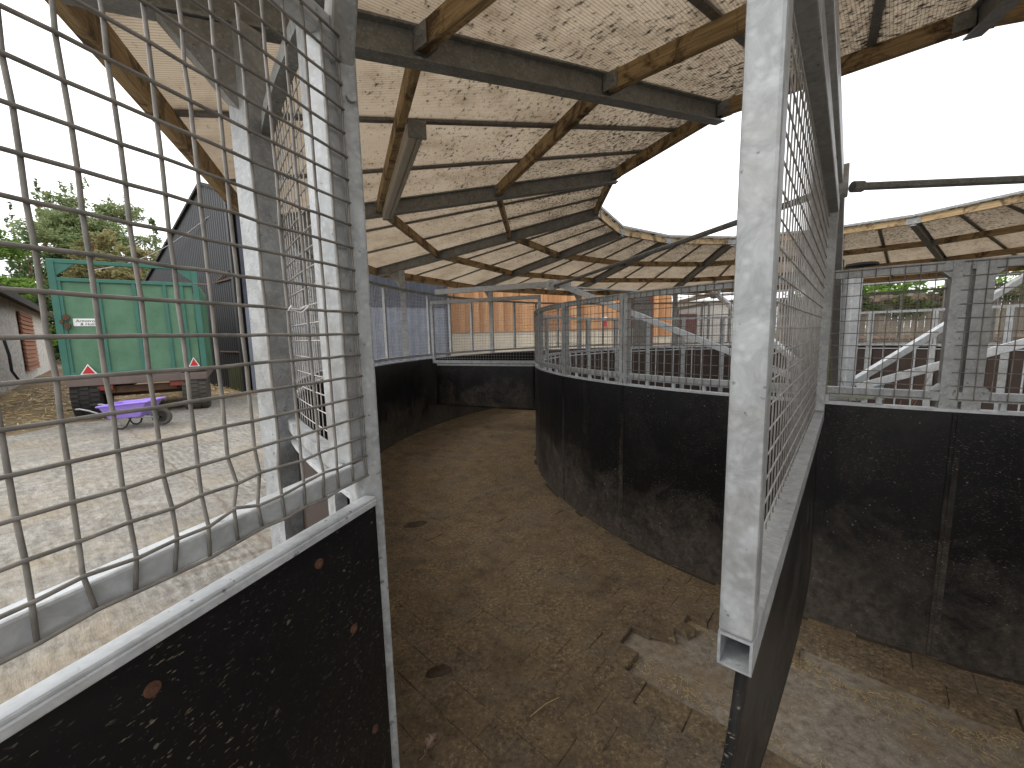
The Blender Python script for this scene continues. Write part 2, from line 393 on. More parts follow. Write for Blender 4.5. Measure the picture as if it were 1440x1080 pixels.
def mat_boards(name, a, b, c3, width, axis=0):
    t = NT(name); v = t.coord(); s = t.sep(v)
    bx = t.math('DIVIDE', s[axis], width); fl = t.math('FLOOR', bx)
    wn = t.n('ShaderNodeTexWhiteNoise', noise_dimensions='1D'); t.l(fl, wn.inputs['W'])
    g = t.noise(t.coord(scale=(12, 12, 1.2) if axis == 0 else (1.2, 1.2, 12)), 3, 5, .7)
    c = t.mix(wn.outputs['Value'], a, b); c = t.mix(t.math('MULTIPLY', t.ramp(g, [(.4, 0), (.7, 1)]), .45), c, c3)
    return t.done(t.pbr(c, .8))
ORANGE = mat_boards('orange_brown_boarding', (.42, .20, .085), (.66, .37, .19), (.25, .11, .05), .19)
OLDFENCE = mat_boards('weathered_fence_boards', (.12, .10, .08), (.25, .22, .18), (.09, .085, .055), .16)
SLAT = mat_boards('brown_louvre', (.22, .085, .04), (.32, .14, .07), (.12, .05, .03), .1, 2)
def mat_flint():
    t = NT('flint_stone_wall'); v = t.coord(); d = t.voro(v, 8.5, 'F1', 'Distance'); e = t.voro(v, 8.5, 'F1', 'Color')
    n2 = t.noise(v, 22, 4, .7)
    c = t.mix(t.ramp(n2, [(.3, 0), (.7, 1)]), (.27, .255, .23), (.55, .53, .50))
    c = t.mix(t.ramp(d, [(.28, 0), (.5, .8)]), c, (.60, .57, .53))
    c = t.mix(.15, c, e, 'MULTIPLY')
    gm = t.ramp(t.noise(v, 1.5, 4, .7), [(.58, 0), (.75, .5)]); c = t.mix(gm, c, (.12, .12, .06))
    return t.done(t.pbr(c, .9, 0, t.bump(d, .8, .04)))
FLINT = mat_flint()
def mat_leaf(name, a, b, c3):
    t = NT(name); isl = t.n('ShaderNodeNewGeometry').outputs['Random Per Island']; v = t.coord()
    c = t.mix(isl, a, b); c = t.mix(t.ramp(t.noise(v, .8, 3, .6), [(.42, 0), (.62, 1)]), c, c3)
    df = t.n('ShaderNodeBsdfDiffuse'); t.l(c, df.inputs[0]); tr = t.n('ShaderNodeBsdfTranslucent'); t.l(c, tr.inputs[0])
    ms = t.n('ShaderNodeMixShader'); ms.inputs[0].default_value = .35; t.l(df.outputs[0], ms.inputs[1]); t.l(tr.outputs[0], ms.inputs[2])
    return t.done(ms.outputs[0])
L_BRIGHT = mat_leaf('bright_green_leaves', (.12, .20, .04), (.22, .34, .085), (.16, .26, .06))
L_DARK = mat_leaf('dark_conifer_needles', (.075, .12, .052), (.15, .205, .09), (.10, .15, .065))
L_LARCH = mat_leaf('larch_needles', (.16, .23, .10), (.30, .36, .18), (.25, .28, .14))
L_GOLD = mat_leaf('golden_brown_foliage', (.24, .21, .10), (.37, .31, .16), (.18, .19, .085))
BARK = mat_paint('reddish_bark', (.16, .085, .05), (.25, .14, .085), (.06, .04, .03), .5, .9)

# ------------------------------------------------------------------ world, sun, camera
w = bpy.data.worlds.new('World'); sc.world = w; w.use_nodes = True
nt = w.node_tree; bg = nt.nodes['Background']
sky = nt.nodes.new('ShaderNodeTexSky'); sky.sky_type = 'NISHITA'; sky.sun_disc = False
SUN_EL, SUN_AZ = R_(48), R_(262)
sky.sun_elevation = SUN_EL; sky.sun_rotation = SUN_AZ; sky.dust_density = 4; sky.ozone_density = .6
hs = nt.nodes.new('ShaderNodeHueSaturation'); hs.inputs['Saturation'].default_value = .10; nt.links.new(sky.outputs[0], hs.inputs['Color'])
tc = nt.nodes.new('ShaderNodeTexCoord'); nz = nt.nodes.new('ShaderNodeTexNoise'); nz.inputs['Scale'].default_value = 2.2; nz.inputs['Detail'].default_value = 5
nt.links.new(tc.outputs['Generated'], nz.inputs['Vector'])
rp = nt.nodes.new('ShaderNodeValToRGB'); rp.color_ramp.elements[0].position = .3; rp.color_ramp.elements[1].position = .75
rp.color_ramp.elements[0].color = (7.2, 7.4, 7.8, 1); rp.color_ramp.elements[1].color = (9.6, 9.6, 9.5, 1); nt.links.new(nz.outputs['Fac'], rp.inputs[0])
mx = nt.nodes.new('ShaderNodeMix'); mx.data_type = 'RGBA'; mx.inputs[0].default_value = .72
nt.links.new(hs.outputs[0], mx.inputs[6]); nt.links.new(rp.outputs[0], mx.inputs[7]); nt.links.new(mx.outputs[2], bg.inputs[0])
bg.inputs[1].default_value = .13
sl = bpy.data.lights.new('sun', 'SUN'); sl.energy = .68; sl.angle = R_(35); sl.color = (1, .965, .91)
so = bpy.data.objects.new('sun', sl); COL.objects.link(so)
dirv = Vector((math.sin(SUN_AZ) * math.cos(SUN_EL), math.cos(SUN_AZ) * math.cos(SUN_EL), math.sin(SUN_EL)))
so.rotation_euler = dirv.to_track_quat('Z', 'Y').to_euler(); so.location = dirv * 30
sc.view_settings.view_transform = 'Standard'; sc.view_settings.look = 'None'; sc.view_settings.exposure = 1.05; sc.view_settings.gamma = 1
cd = bpy.data.cameras.new('camera'); cam = bpy.data.objects.new('camera', cd); COL.objects.link(cam); sc.camera = cam
cd.sensor_width = 36; cd.lens = 567.7 / 1440 * 36; cd.clip_start = .02; cd.clip_end = 2000
p, r = R_(6.94), R_(-1.2371)
fw = Vector((0, math.cos(p), -math.sin(p))); up = Vector((0, math.sin(p), math.cos(p))); rt = Vector((1, 0, 0))
r2 = math.cos(r) * rt + math.sin(r) * up; u2 = -math.sin(r) * rt + math.cos(r) * up
cam.matrix_world = Matrix(((r2.x, u2.x, -fw.x, 0), (r2.y, u2.y, -fw.y, 0), (r2.z, u2.z, -fw.z, 1.6), (0, 0, 0, 1)))

CEN = (CX, CY, 0)
# ------------------------------------------------------------------ setting: ground
def polar_sheet(name, mat, rings, nseg, zf, a0=0, a1=360):
    b = MB(); full = abs(a1 - a0) >= 359.9; m = nseg if full else nseg + 1
    for r_ in rings:
        for i in range(m):
            q = wpol(r_, a0 + (a1 - a0) * i / nseg); b.v.append((q.x, q.y, zf(q.x, q.y)))
    for k in range(len(rings) - 1):
        for i in range(nseg):
            j = (i + 1) % m
            b.f.append((k * m + i, k * m + j, (k + 1) * m + j, (k + 1) * m + i))
    return b.build(name, mat, smooth=True)
rr = [5.78 + .25 * i for i in range(40)] + [16, 18, 21, 25, 32, 45, 70, 120, 250, 600]
g = polar_sheet('ground', DIRT, rr, 120, lambda x, y: ground_z(x, y) - .02 + (.03 * mnoise.noise((x * .9, y * .9, 0)) if math.hypot(x - CX, y - CY) > 9.5 else 0)); tag(g, kind='structure')
s_ = polar_sheet('inner_ground', SOIL, [.02, 1, 2, 3, 3.70], 60, lambda x, y: .0); tag(s_, kind='structure')
s_ = polar_sheet('track_base', BASEC, [3.6, 4.2, 4.8, 5.4, 5.92], 120, lambda x, y: -.034 + .004 * mnoise.noise((x * 3, y * 3, 0))); tag(s_, kind='structure')
# concrete yard: from the walker out to the ragged edge of the earth
edge = [(8.5, -14), (2, -16), (-6, -13), (-12, -6), (-10.5, 0), (-9, 3.4), (-7.9, 4.9), (-7.2, 5.75), (-7.3, 6.35), (-6.75, 6.85), (-6.55, 7.6), (-6.6, 8.7), (-6.05, 9.7), (-5.0, 10.9), (-3.2, 12.0), (-.5, 13.4), (2, 14.5)]
eb = []
for i in range(len(edge) - 1):
    for k in range(8):
        t_ = k / 8; x = edge[i][0] * (1 - t_) + edge[i + 1][0] * t_; y = edge[i][1] * (1 - t_) + edge[i + 1][1] * t_
        eb.append((x + .12 * mnoise.noise((x * 2, y * 2, 3)), y + .12 * mnoise.noise((x * 2, y * 2, 9))))
yb = MB(); M_ = 28
for (x, y) in eb:
    d = Vector((x - CX, y - CY)); L = d.length; d /= L
    for k in range(M_ + 1):
        q = 5.9 + (L - 5.9) * (k / M_) ** 1.2; X, Y = CX + d.x * q, CY + d.y * q
        yb.v.append((X, Y, ground_z(X, Y) + .006 + (.012 if k < M_ else -.02)))
for i in range(len(eb) - 1):
    for k in range(M_):
        a = i * (M_ + 1) + k; yb.f.append((a, a + 1, a + M_ + 2, a + M_ + 1))
tag(yb.build('yard', YARD, smooth=True), kind='structure')
# interlocking rubber pavers, one sheet of separate blocks; a worn-out strip shows the base
pb = MB(); ea = R_(48.5); e1 = Vector((math.cos(ea), math.sin(ea))); e2 = Vector((math.sin(ea), -math.cos(ea)))
W1, W2 = .1435, .205; org = Vector((.535, 1.928))
rnd = random.Random(3)
def in_gap(x, y):
    dx, dy = x - CX, y - CY; r_ = math.hypot(dx, dy); a = math.degrees(math.atan2(dy, dx)) % 360
    if a < 221.9 or a > 262: return False
    lo = 3.99 + .04 * math.sin(a * 1.3); hi = 4.64 + .05 * math.sin(a * .9 + 1)
    if a < 226: hi = 4.64; lo = 4.09
    return lo < r_ < hi
for i in range(-70, 80):
    for j in range(-60, 70):
        off = .5 * W2 if i % 2 else 0.0
        c = org + e1 * (i * W1 + W1 / 2) + e2 * (j * W2 + W2 / 2 + off)
        r_ = math.hypot(c.x - CX, c.y - CY)
        if r_ < 3.50 or r_ > 5.99 or in_gap(c.x, c.y): continue
        if 3.66 < r_ < 3.72 and rnd.random() < .0: continue
        gx = rnd.uniform(.0002, .0018); z = rnd.gauss(0, .0008); zt = rnd.gauss(0, .003), rnd.gauss(0, .003); ro = rnd.gauss(0, .004); jd = .0016 if rnd.random() < .55 else .0034
        near = min((in_gap(c.x + e1.x * q + e2.x * s2, c.y + e1.y * q + e2.y * s2), 1) for q, s2 in ((0, 0),))
        if any(in_gap(c.x + dx_, c.y + dy_) for dx_, dy_ in ((.14, 0), (-.14, 0), (0, .14), (0, -.14))):
            ro += rnd.gauss(0, .03); z += rnd.uniform(-.004, .005); gx += .001; jd = .005
        # dog-bone outline
        hw, hl = W2 / 2, W1 / 2; k_ = .012
        outl = [(-hw, -hl), (-hw * .45, -hl + 0), (hw * .45, -hl + 0), (hw, -hl), (hw, hl), (hw * .45, hl), (-hw * .45, hl), (-hw, hl)]
        cr, sr = math.cos(ro), math.sin(ro)
        def pt(u, v_, inset, dz):
            u2_, v2_ = u - math.copysign(inset, u), v_ - math.copysign(inset, v_)
            u3, v3 = u2_ * cr - v2_ * sr, u2_ * sr + v2_ * cr
            q = c + e2 * u3 + e1 * v3
            return (q.x, q.y, dz + z + zt[0] * u + zt[1] * v_)
        n_ = len(outl)
        vs = [pt(u, v_, -.0004, -.040) for u, v_ in outl] + [pt(u, v_, gx * .5, -jd) for u, v_ in outl] + [pt(u, v_, gx + .0028, 0) for u, v_ in outl]
        fs = []
        for q in range(n_):
            q2 = (q + 1) % n_; fs += [(q, q2, n_ + q2, n_ + q), (n_ + q, n_ + q2, 2 * n_ + q2, 2 * n_ + q)]
        fs.append(tuple(range(2 * n_, 3 * n_)))
        pb.add(vs, fs)
tag(pb.build('track_paving', PAVER), kind='structure')

# ------------------------------------------------------------------ canopy roof
def roof_z(r_): return 3.215 - .1640 * (r_ - 2.893)          # mid-line of the rafters
roof = empty('canopy_roof', CEN); tag(roof, 'round canopy of mould-spotted translucent sheets on steel rafters and timber purlins, open in the middle', 'canopy roof', None)
H_R = .135
def ibeam(b, a, c, h, w_, tw=.008, tf=.010):
    a, c = Vector(a), Vector(c); u = (c - a).normalized(); sd = u.cross(Vector((0, 0, 1))).normalized(); n_ = sd.cross(u).normalized()
    b.bar(a, c, tw, h - 2 * tf, n_)
    for s2 in (-1, 1): b.bar(a + n_ * s2 * (h - tf) / 2, c + n_ * s2 * (h - tf) / 2, w_, tf, n_)
rb = MB(); ibeam(rb, (2.86, 0, roof_z(2.86)), (6.36, 0, roof_z(6.36)), H_R, .075); 
RAF = rb.mesh('rafter', GALV_D)
RING = [('I', 2.893), ('B', 4.1156), ('A', 5.267), ('O', 6.386)]
cl = MB()
for nm, rg in RING:
    zc = roof_z(rg) + .010; hb = R_(DA / 2)
    for s2 in (-1, 1):
        d_ = Vector((-math.sin(hb), s2 * math.cos(hb), 0)); n_ = Vector((math.cos(hb), s2 * math.sin(hb), 0)); base = Vector((rg * 1.0, 0, zc))
        for s3 in (-1, 1):
            if s3 > 0 and nm == 'O': continue
            c_ = base + d_ * .050 + n_ * s3 * .0295
            M = Matrix(((d_.x, n_.x, 0, c_.x), (d_.y, n_.y, 0, c_.y), (0, 0, 1, c_.z), (0, 0, 0, 1))); cl.box((0, 0, 0), (.085, .005, .088), M=M)
            cl.disc(c_ + n_ * s3 * .006 + d_ * .015, n_, .011, .010, 6)
        c_ = base + d_ * .008; M = Matrix(((d_.x, n_.x, 0, c_.x), (d_.y, n_.y, 0, c_.y), (0, 0, 1, c_.z), (0, 0, 0, 1))); cl.box((0, 0, 0), (.006, .058, .088), M=M)
CLE = cl.mesh('cleat', GALV_D)
col_b = MB(); col_b.box((0, 0, 0), (.082, .092, 2.70), M=Matrix.Translation((5.914, 0, 1.30)) @ Matrix.Rotation(R_(28), 4, 'Z')); COLM = col_b.mesh('column', GALV)
ha = MB(); ha.prism([(5.93, -.03, 2.60), (5.93, -.03, 2.36), (6.14, -.03, roof_z(6.14) - .075), (5.93, -.03, roof_z(5.93) - .075)], (0, 0, 0), (0, .06, 0)); 
HAUN = ha.mesh('haunch', GALV_D)
for k in range(N_BAY):
    a = R_(A0 + DA * k)
    ra = bpy.data.objects.new('rafter', RAF); COL.objects.link(ra); ra.parent = roof; ra.rotation_euler.z = a
    for nm, me in (('cleat', CLE), ('haunch', HAUN)):
        o = bpy.data.objects.new(nm, me); COL.objects.link(o); o.parent = ra; o.rotation_euler.z = 0
    o = bpy.data.objects.new('column', COLM); COL.objects.link(o); o.parent = roof; o.rotation_euler.z = a
for nm, rg in RING:
    half = rg * math.sin(R_(DA / 2)) - .030; ap = rg * math.cos(R_(DA / 2)); th = .046 if nm != 'O' else .05; hh = .100 if nm != 'O' else .125
    b = MB(); nseg = 6
    b.box((0, 0, 0), (2 * half, th, hh)); me = b.mesh('purlin', TIMBER)
    for k in range(N_BAY):
        am = R_(A0 + DA * (k + .5)); o = bpy.data.objects.new('purlin', me); COL.objects.link(o); o.parent = roof
        m = o.modifiers.new('bevel', 'BEVEL'); m.width = .004; m.segments = 1
        zc = roof_z(rg) + .015 + (.0 if nm != 'O' else -.005)
        o.location = (ap * math.cos(am), ap * math.sin(am), zc); o.rotation_euler.z = am - math.pi / 2
# sheets: three to a bay, flutes running with the bay's own middle line; glazing bars between them
RI, RO = 2.85, 6.44
def bay_pt(u, rad, z): return (rad, u, z)
def lim(rad): return rad * math.tan(R_(DA / 2))
TH3 = math.tan(R_(DA / 6))
SH = []
for i in range(3):
    f0, f1 = (-1, -1 / 3, 1 / 3)[i], (-1 / 3, 1 / 3, 1)[i]
    b = MB(); NS = 10; uvs = []
    apI, apO = RI * math.cos(R_(DA / 2)), RO * math.cos(R_(DA / 2))
    zz = lambda x: roof_z(x / math.cos(R_(DA / 2))) + H_R / 2 + .012
    for lay in (0, .011):
        for q in range(NS + 1):
            x = apI + (apO - apI) * q / NS
            for f in (f0, f1): b.v.append((x, lim(x) * f, zz(x) + lay)); uvs.append((lim(x) * f, x))
    o2 = (NS + 1) * 2
    for q in range(NS):
        a = q * 2
        b.f += [(a, a + 2, a + 3, a + 1), (o2 + a, o2 + a + 1, o2 + a + 3, o2 + a + 2), (a, o2 + a, o2 + a + 2, a + 2), (a + 1, a + 3, o2 + a + 3, o2 + a + 1)]
    e_ = NS * 2; b.f += [(0, 1, o2 + 1, o2), (e_, o2 + e_, o2 + e_ + 1, e_ + 1)]
    me = b.mesh('roof_sheet', SHEET); ul = me.uv_layers.new(name='uv')
    for lp in me.loops: ul.data[lp.index].uv = uvs[lp.vertex_index]
    SH.append(me)
gb = MB()
for s2 in (-1, 1):
    x0, x1 = RI * math.cos(R_(DA / 2)), RO * math.cos(R_(DA / 2))
    zz0, zz1 = roof_z(RI) + H_R / 2 + .003, roof_z(RO) + H_R / 2 + .003
    gb.bar((x0, s2 * lim(x0) / 3, zz0), (x1, s2 * lim(x1) / 3, zz1), .042, .014)
    gb.bar((x0, s2 * lim(x0) / 3, zz0 + .024), (x1, s2 * lim(x1) / 3, zz1 + .024), .05, .007)
GBAR = [None, None]
tr = MB(); x0 = RI * math.cos(R_(DA / 2)) - .012; tr.box((x0, 0, roof_z(RI) + H_R / 2 + .016), (.014, 2 * lim(x0) - .01, .034)); TRIM = tr.mesh('edge_trim', GALV_D)
bar_me = []
for s2 in (-1, 1):
    q = MB(); x0, x1 = RI * math.cos(R_(DA / 2)), RO * math.cos(R_(DA / 2)); zz0, zz1 = roof_z(RI) + H_R / 2 + .003, roof_z(RO) + H_R / 2 + .003
    q.bar((x0, s2 * lim(x0) / 3, zz0), (x1, s2 * lim(x1) / 3, zz1), .042, .014); q.bar((x0, s2 * lim(x0) / 3, zz0 + .026), (x1, s2 * lim(x1) / 3, zz1 + .026), .05, .006)
    bar_me.append(q.mesh('glazing_bar', ALU))
for k in range(N_BAY):
    am = R_(A0 + DA * (k + .5))
    for me in SH: o = bpy.data.objects.new('roof_sheet', me); COL.objects.link(o); o.parent = roof; o.rotation_euler.z = am
    for me in bar_me: o = bpy.data.objects.new('glazing_bar', me); COL.objects.link(o); o.parent = roof; o.rotation_euler.z = am
    o = bpy.data.objects.new('edge_trim', TRIM); COL.objects.link(o); o.parent = roof; o.rotation_euler.z = am

# fluorescent batten under the second purlin
ap = 5.267 * math.cos(R_(DA / 2)); half = 5.267 * math.sin(R_(DA / 2)); am = A0 - DA / 2
lt = empty('strip_light', tuple(wpol(ap, am, roof_z(5.267) - .05)), R_(am - 90)); tag(lt, 'long dusty plastic strip light fixed along the timber purlin beside the gateway', 'strip light')
b = MB(); b.box((.40, -.052 + .1, .02), (1.42, .055, .075)); b = MB()
b.box((.26, -.053, -.012), (1.72, .058, .085)); b.build('body', PLASTIC, lt, bevel=.012)
b = MB(); b.prism([(-.58, -.084, .026), (-.58, -.118, .016), (-.58, -.126, -.012), (-.58, -.114, -.045), (-.58, -.084, -.053)], (0, 0, 0), (1.68, 0, 0)); b.build('diffuser', PLASTIC, lt, bevel=.004)
b = MB()
for x in (-.606, 1.126): b.box((x, -.078, -.012), (.02, .104, .096))
b.build_each('end_cap', GALV_D, lt, bevel=.004)

# ------------------------------------------------------------------ track walls
def arcpts(r_, z, a0, a1, n): return [pol(r_, a0 + (a1 - a0) * i / n, z) for i in range(n + 1)]
def weld_panel(r_, z0, z1, span, nv, nh, rv, seg=10, n=5):
    """weldmesh panel bowed about the centre, centred on angle 0"""
    b = MB()
    for i in range(nv):
        a = -span / 2 + span * (i + .5) / nv; b.tube([pol(r_, a, z0), pol(r_, a, z1)], rv, n)
    for k in range(nh):
        z = z0 + .006 + (z1 - z0 - .012) * k / (nh - 1); b.tube(arcpts(r_ + rv * 1.6, z, -span / 2, span / 2, seg), rv, n)
    return b
iw = empty('inner_wall', CEN); tag(iw, 'curved inner track wall of black rubber with a low weldmesh rail on top', 'track wall')
PA = A0 - DA * .5 * 0 - 3.6 + 0.0             # first post angle, 211.2
PA = 211.25
q = MB(); q.arc(R_IN - .010, R_IN, -.03, Z_RUB - .004, 0, 360, 168); q.build('rubber_lining', RUBBER, iw)
q = MB(); q.arc(R_IN - .020, R_IN - .0125, .004, Z_RUB - .004, 0, 360, 168); q.build('rubber_back', RUBBER_B, iw)
q = MB(); q.arc(R_IN - .034, R_IN + .004, Z_RUB - .002, Z_RUB + .012, 0, 360, 168); q.build('capping_rail', GALV_L, iw)
q = MB(); q.arc(R_IN - .045, R_IN - .005, 1.258, 1.300, 0, 360, 168); q.build('bottom_rail', GALV, iw)
q = MB(); q.arc(R_IN - .045, R_IN - .005, 1.842, 1.884, 0, 360, 168); q.build('top_rail', GALV, iw)
q = MB(); q.box((R_IN - .025, -.0215, 1.548), (.042, .036, .668)); q.box((R_IN - .025, .0215, 1.548), (.042, .036, .668)); q.box((R_IN - .040, 0, .62), (.03, .09, 1.18)); POSTI = q.mesh('post', GALV)
q = MB(); q.box((R_IN - .025, -.036, 1.548), (.042, .060, .668)); q.box((R_IN - .025, .036, 1.548), (.042, .060, .668)); q.box((R_IN - .040, 0, .62), (.03, .09, 1.18))
for s2 in (-1, 1):
    for zc, zs in ((1.837, -1), (1.305, 1)): q.prism([(R_IN - .046, s2 * .066, zc), (R_IN - .046, s2 * .096, zc), (R_IN - .046, s2 * .066, zc + zs * .03)], (0, 0, 0), (.04, 0, 0))
POSTW = q.mesh('post', GALV)
q = MB(); q.box((R_IN + .0015, 0, .605), (.004, .036, 1.195)); q.box((R_IN + .005, 0, .605), (.004, .007, 1.19)); SEAM = q.mesh('seam_strip', RUBBER_S)
MI = weld_panel(R_IN - .001, 1.262, 1.880, HALF - .9, 15, 11, .0021).mesh('mesh_panel', WIRE)
q = MB()
q.tube([(R_IN - .03, 0, .02), (R_IN - .03, 0, 1.262)], .013, 8); STUB = q.mesh('stay', GALV_L)
for k in range(28):
    pa = PA + HALF * k; wide = False
    if abs((pa % 360) - 236.96) < 1: pa = 237.95; wide = True
    o = bpy.data.objects.new('post', POSTW if wide else POSTI); COL.objects.link(o); o.parent = iw; o.rotation_euler.z = R_(pa)
    o = bpy.data.objects.new('seam_strip', SEAM); COL.objects.link(o); o.parent = iw; o.rotation_euler.z = R_(pa)
    o = bpy.data.objects.new('mesh_panel', MI); COL.objects.link(o); o.parent = iw; o.rotation_euler.z = R_(PA + HALF * (k + .5))
    for f in (.25, .5, .75):
        o = bpy.data.objects.new('stay', STUB); COL.objects.link(o); o.parent = iw; o.rotation_euler.z = R_(PA + HALF * (k + f))

# outer wall: closed ring except the gateway
G0, G1 = 222.85, 243.5
ow = empty('outer_wall', CEN); tag(ow, 'tall outer track wall of black rubber with full weldmesh above, curving away left of the gateway', 'track wall')
s0, s1 = G1 - 360, G0
q = MB(); q.arc(R_OUT, R_OUT + .010, -.03, Z_RUB - .004, s0, s1, 160); q.build('rubber_lining', RUBBER, ow)
q = MB(); q.arc(R_OUT + .0125, R_OUT + .020, .004, Z_RUB - .004, s0, s1, 160); q.build('rubber_back', RUBBER_B, ow)
q = MB(); q.arc(R_OUT - .004, R_OUT + .040, Z_RUB - .002, Z_RUB + .014, s0, s1, 160); q.build('capping_rail', GALV_L, ow)
q = MB(); q.arc(R_OUT + .006, R_OUT + .045, 1.262, 1.302, s0, s1, 160); q.build('bottom_rail', GALV, ow)
q = MB(); q.arc(R_OUT + .006, R_OUT + .045, 2.318, 2.358, s0, s1, 160); q.build('top_rail', GALV_D, ow)
q = MB(); q.box((R_OUT + .026, 0, 1.81), (.038, .045, 1.02)); q.box((R_OUT + .04, 0, .62), (.03, .06, 1.18)); POSTO = q.mesh('post', GALV)
q = MB(); q.box((R_OUT - .0015, 0, .605), (.004, .04, 1.195)); SEAMO = q.mesh('seam_strip', RUBBER_S)
nvo = 14
MO = weld_panel(R_OUT - .001, 1.268, 2.352, DA / 4 - .4, 13, 21, .0021, 6).mesh('mesh_panel', WIRE_L)
for k in range(56):
    a_ = A0 + DA / 4 * k + 0.0
    mid = a_ + DA / 8
    am_ = mid % 360
    if G0 - 2.2 < am_ < G1 + 2.2: pass
    else:
        o = bpy.data.objects.new('mesh_panel', MO); COL.objects.link(o); o.parent = ow; o.rotation_euler.z = R_(mid)
    if k % 4 and not (G0 < a_ % 360 < G1):
        o = bpy.data.objects.new('post', POSTO); COL.objects.link(o); o.parent = ow; o.rotation_euler.z = R_(a_)
    if k % 2 == 0 and not (G0 - 1 < a_ % 360 < G1):
        o = bpy.data.objects.new('seam_strip', SEAMO); COL.objects.link(o); o.parent = ow; o.rotation_euler.z = R_(a_)

# ------------------------------------------------------------------ gateway: post and the open mesh gate
HX, HY = -.3205, .838
gp = empty('gate_post', (HX, HY, 0), R_(38)); tag(gp, 'galvanised square gate post with a slanting brace, at the hinge end of the open gate', 'gate post')
b = MB(); b.box((0, 0, 1.08), (.056, .056, 2.14)); b.build('post', GALV, gp, bevel=.005)
b = MB()
for z in (1.12, .72, .32, 2.05): b.disc((.012, -.031, z), (0, 1, 0), .009, .010, 8)
b.build_each('bolt', GALV, gp)
gp2 = MB(); d_ = Vector((.085, -.10, 0)) / .30
aa = Vector((HX, HY, 2.10)); gp_b = MB(); M0 = Matrix.Rotation(-R_(38), 4, 'Z') @ Matrix.Translation(Vector((-HX, -HY, 0)))
gp_b.bar(M0 @ aa, M0 @ (aa + d_ * .40 + Vector((0, 0, .40))), .046, .046); gp_b.build('brace', GALV_D, gp, bevel=.005)

GO = Vector((-.295, .820, 0)); gd = Vector((-.322, -.946, 0)).normalized(); gn = Vector((gd.y, -gd.x, 0))   # gn points to the yard side
gate = empty('mesh_gate', (GO.x, GO.y, 0), math.atan2(gd.y, gd.x)); tag(gate, 'galvanised mesh gate with a black rubber lower panel, standing open at the near left', 'gate')
# local: x along the leaf, +y = track side, z up
ysgn = 1.0
LEN = 1.75
b = MB()
b.box((LEN / 2 + .02, -.022, 1.334), (LEN, .034, .036)); b.box((LEN / 2 + .02, -.022, 2.152), (LEN, .034, .04)); b.build_each('frame_rail', GALV_L, gate, bevel=.004)
b = MB(); b.box((.040, -.022, 1.743), (.034, .034, .78)); b.box((LEN - .02, -.022, 1.743), (.034, .034, .78)); b.box((.95, -.022, 1.743), (.03, .034, .78)); b.build_each('stile', GALV, gate, bevel=.004)
b = MB(); rnd = random.Random(11)
zs = [1.3215 + .0409 * k for k in range(21)]
xs = [.0223 + .0394 * k for k in range(44)]
ofs = {}
def jig(i, k):
    if (i, k) not in ofs:
        d = .0006
        if k <= 2 and 3 <= i <= 11: d = .0028
        if k <= 1 and 5 <= i <= 8: d = .005
        ofs[(i, k)] = (rnd.gauss(0, d), rnd.gauss(0, d * .6), rnd.gauss(0, d))
    return ofs[(i, k)]
for i, x in enumerate(xs):
    b.tube([(x + jig(i, k)[0], .0005 + jig(i, k)[1], z + jig(i, k)[2]) for k, z in enumerate(zs)], .00245, 8)
for k, z in enumerate(zs):
    b.tube([(x + jig(i, k)[0], .0045 + jig(i, k)[1], z + jig(i, k)[2]) for i, x in enumerate(xs)], .00245, 8)
b.build('weldmesh', WIRE, gate, smooth=True)
b = MB(); b.box((LEN / 2 + .012, .004, .67), (LEN, .010, 1.175)); b.build('rubber_panel', RUBBER_G, gate)
b = MB(); b.box((LEN / 2 + .014, .0, 1.272), (LEN, .026, .006)); b.box((LEN / 2 + .014, .0125, 1.2625), (LEN, .005, .013)); b.build('capping_angle', GALV_L, gate, bevel=.002)
b = MB(); b.box((LEN / 2 + .02, -.022, .10), (LEN, .04, .04)); b.box((LEN / 2 + .02, -.022, 1.235), (LEN, .04, .04)); b.box((.04, -.022, .67), (.04, .04, 1.10)); b.build('lower_frame', GALV, gate)
b = MB()
for x, z in ((.17, 1.215), (.42, 1.205), (.66, 1.20), (.10, 1.04), (.34, 1.0), (.20, .74), (.48, .72), (.06, .45), (.06, .78)): b.disc((x, .0105, z), (0, 1, 0), .0085, .003, 12); b.disc((x, .013, z), (0, 1, 0), .004, .004, 8)
b.build_each('bolt', RUST, gate, 2)
# bit of white string knotted to the mesh
b = MB(); X = .0225 + .0394 * 4; Z = 1.3215 + .0409 * 8
b.tube([(X - .003, .008, Z), (X + .002, .011, Z + .004), (X + .004, .006, Z - .003), (X - .004, .007, Z - .002), (X - .016, .012, Z - .006), (X - .028, .013, Z + .003), (X - .03, .012, Z + .006)], .0012, 6)
b.tube([(X, .009, Z), (X - .012, .014, Z - .001), (X - .024, .016, Z + .006)], .0012, 6)
o = b.build('string', STRING, None); o.location = gate.location; o.rotation_euler = gate.rotation_euler; tag(o, 'knotted scrap of white string tied to the wires of the open gate', 'string')

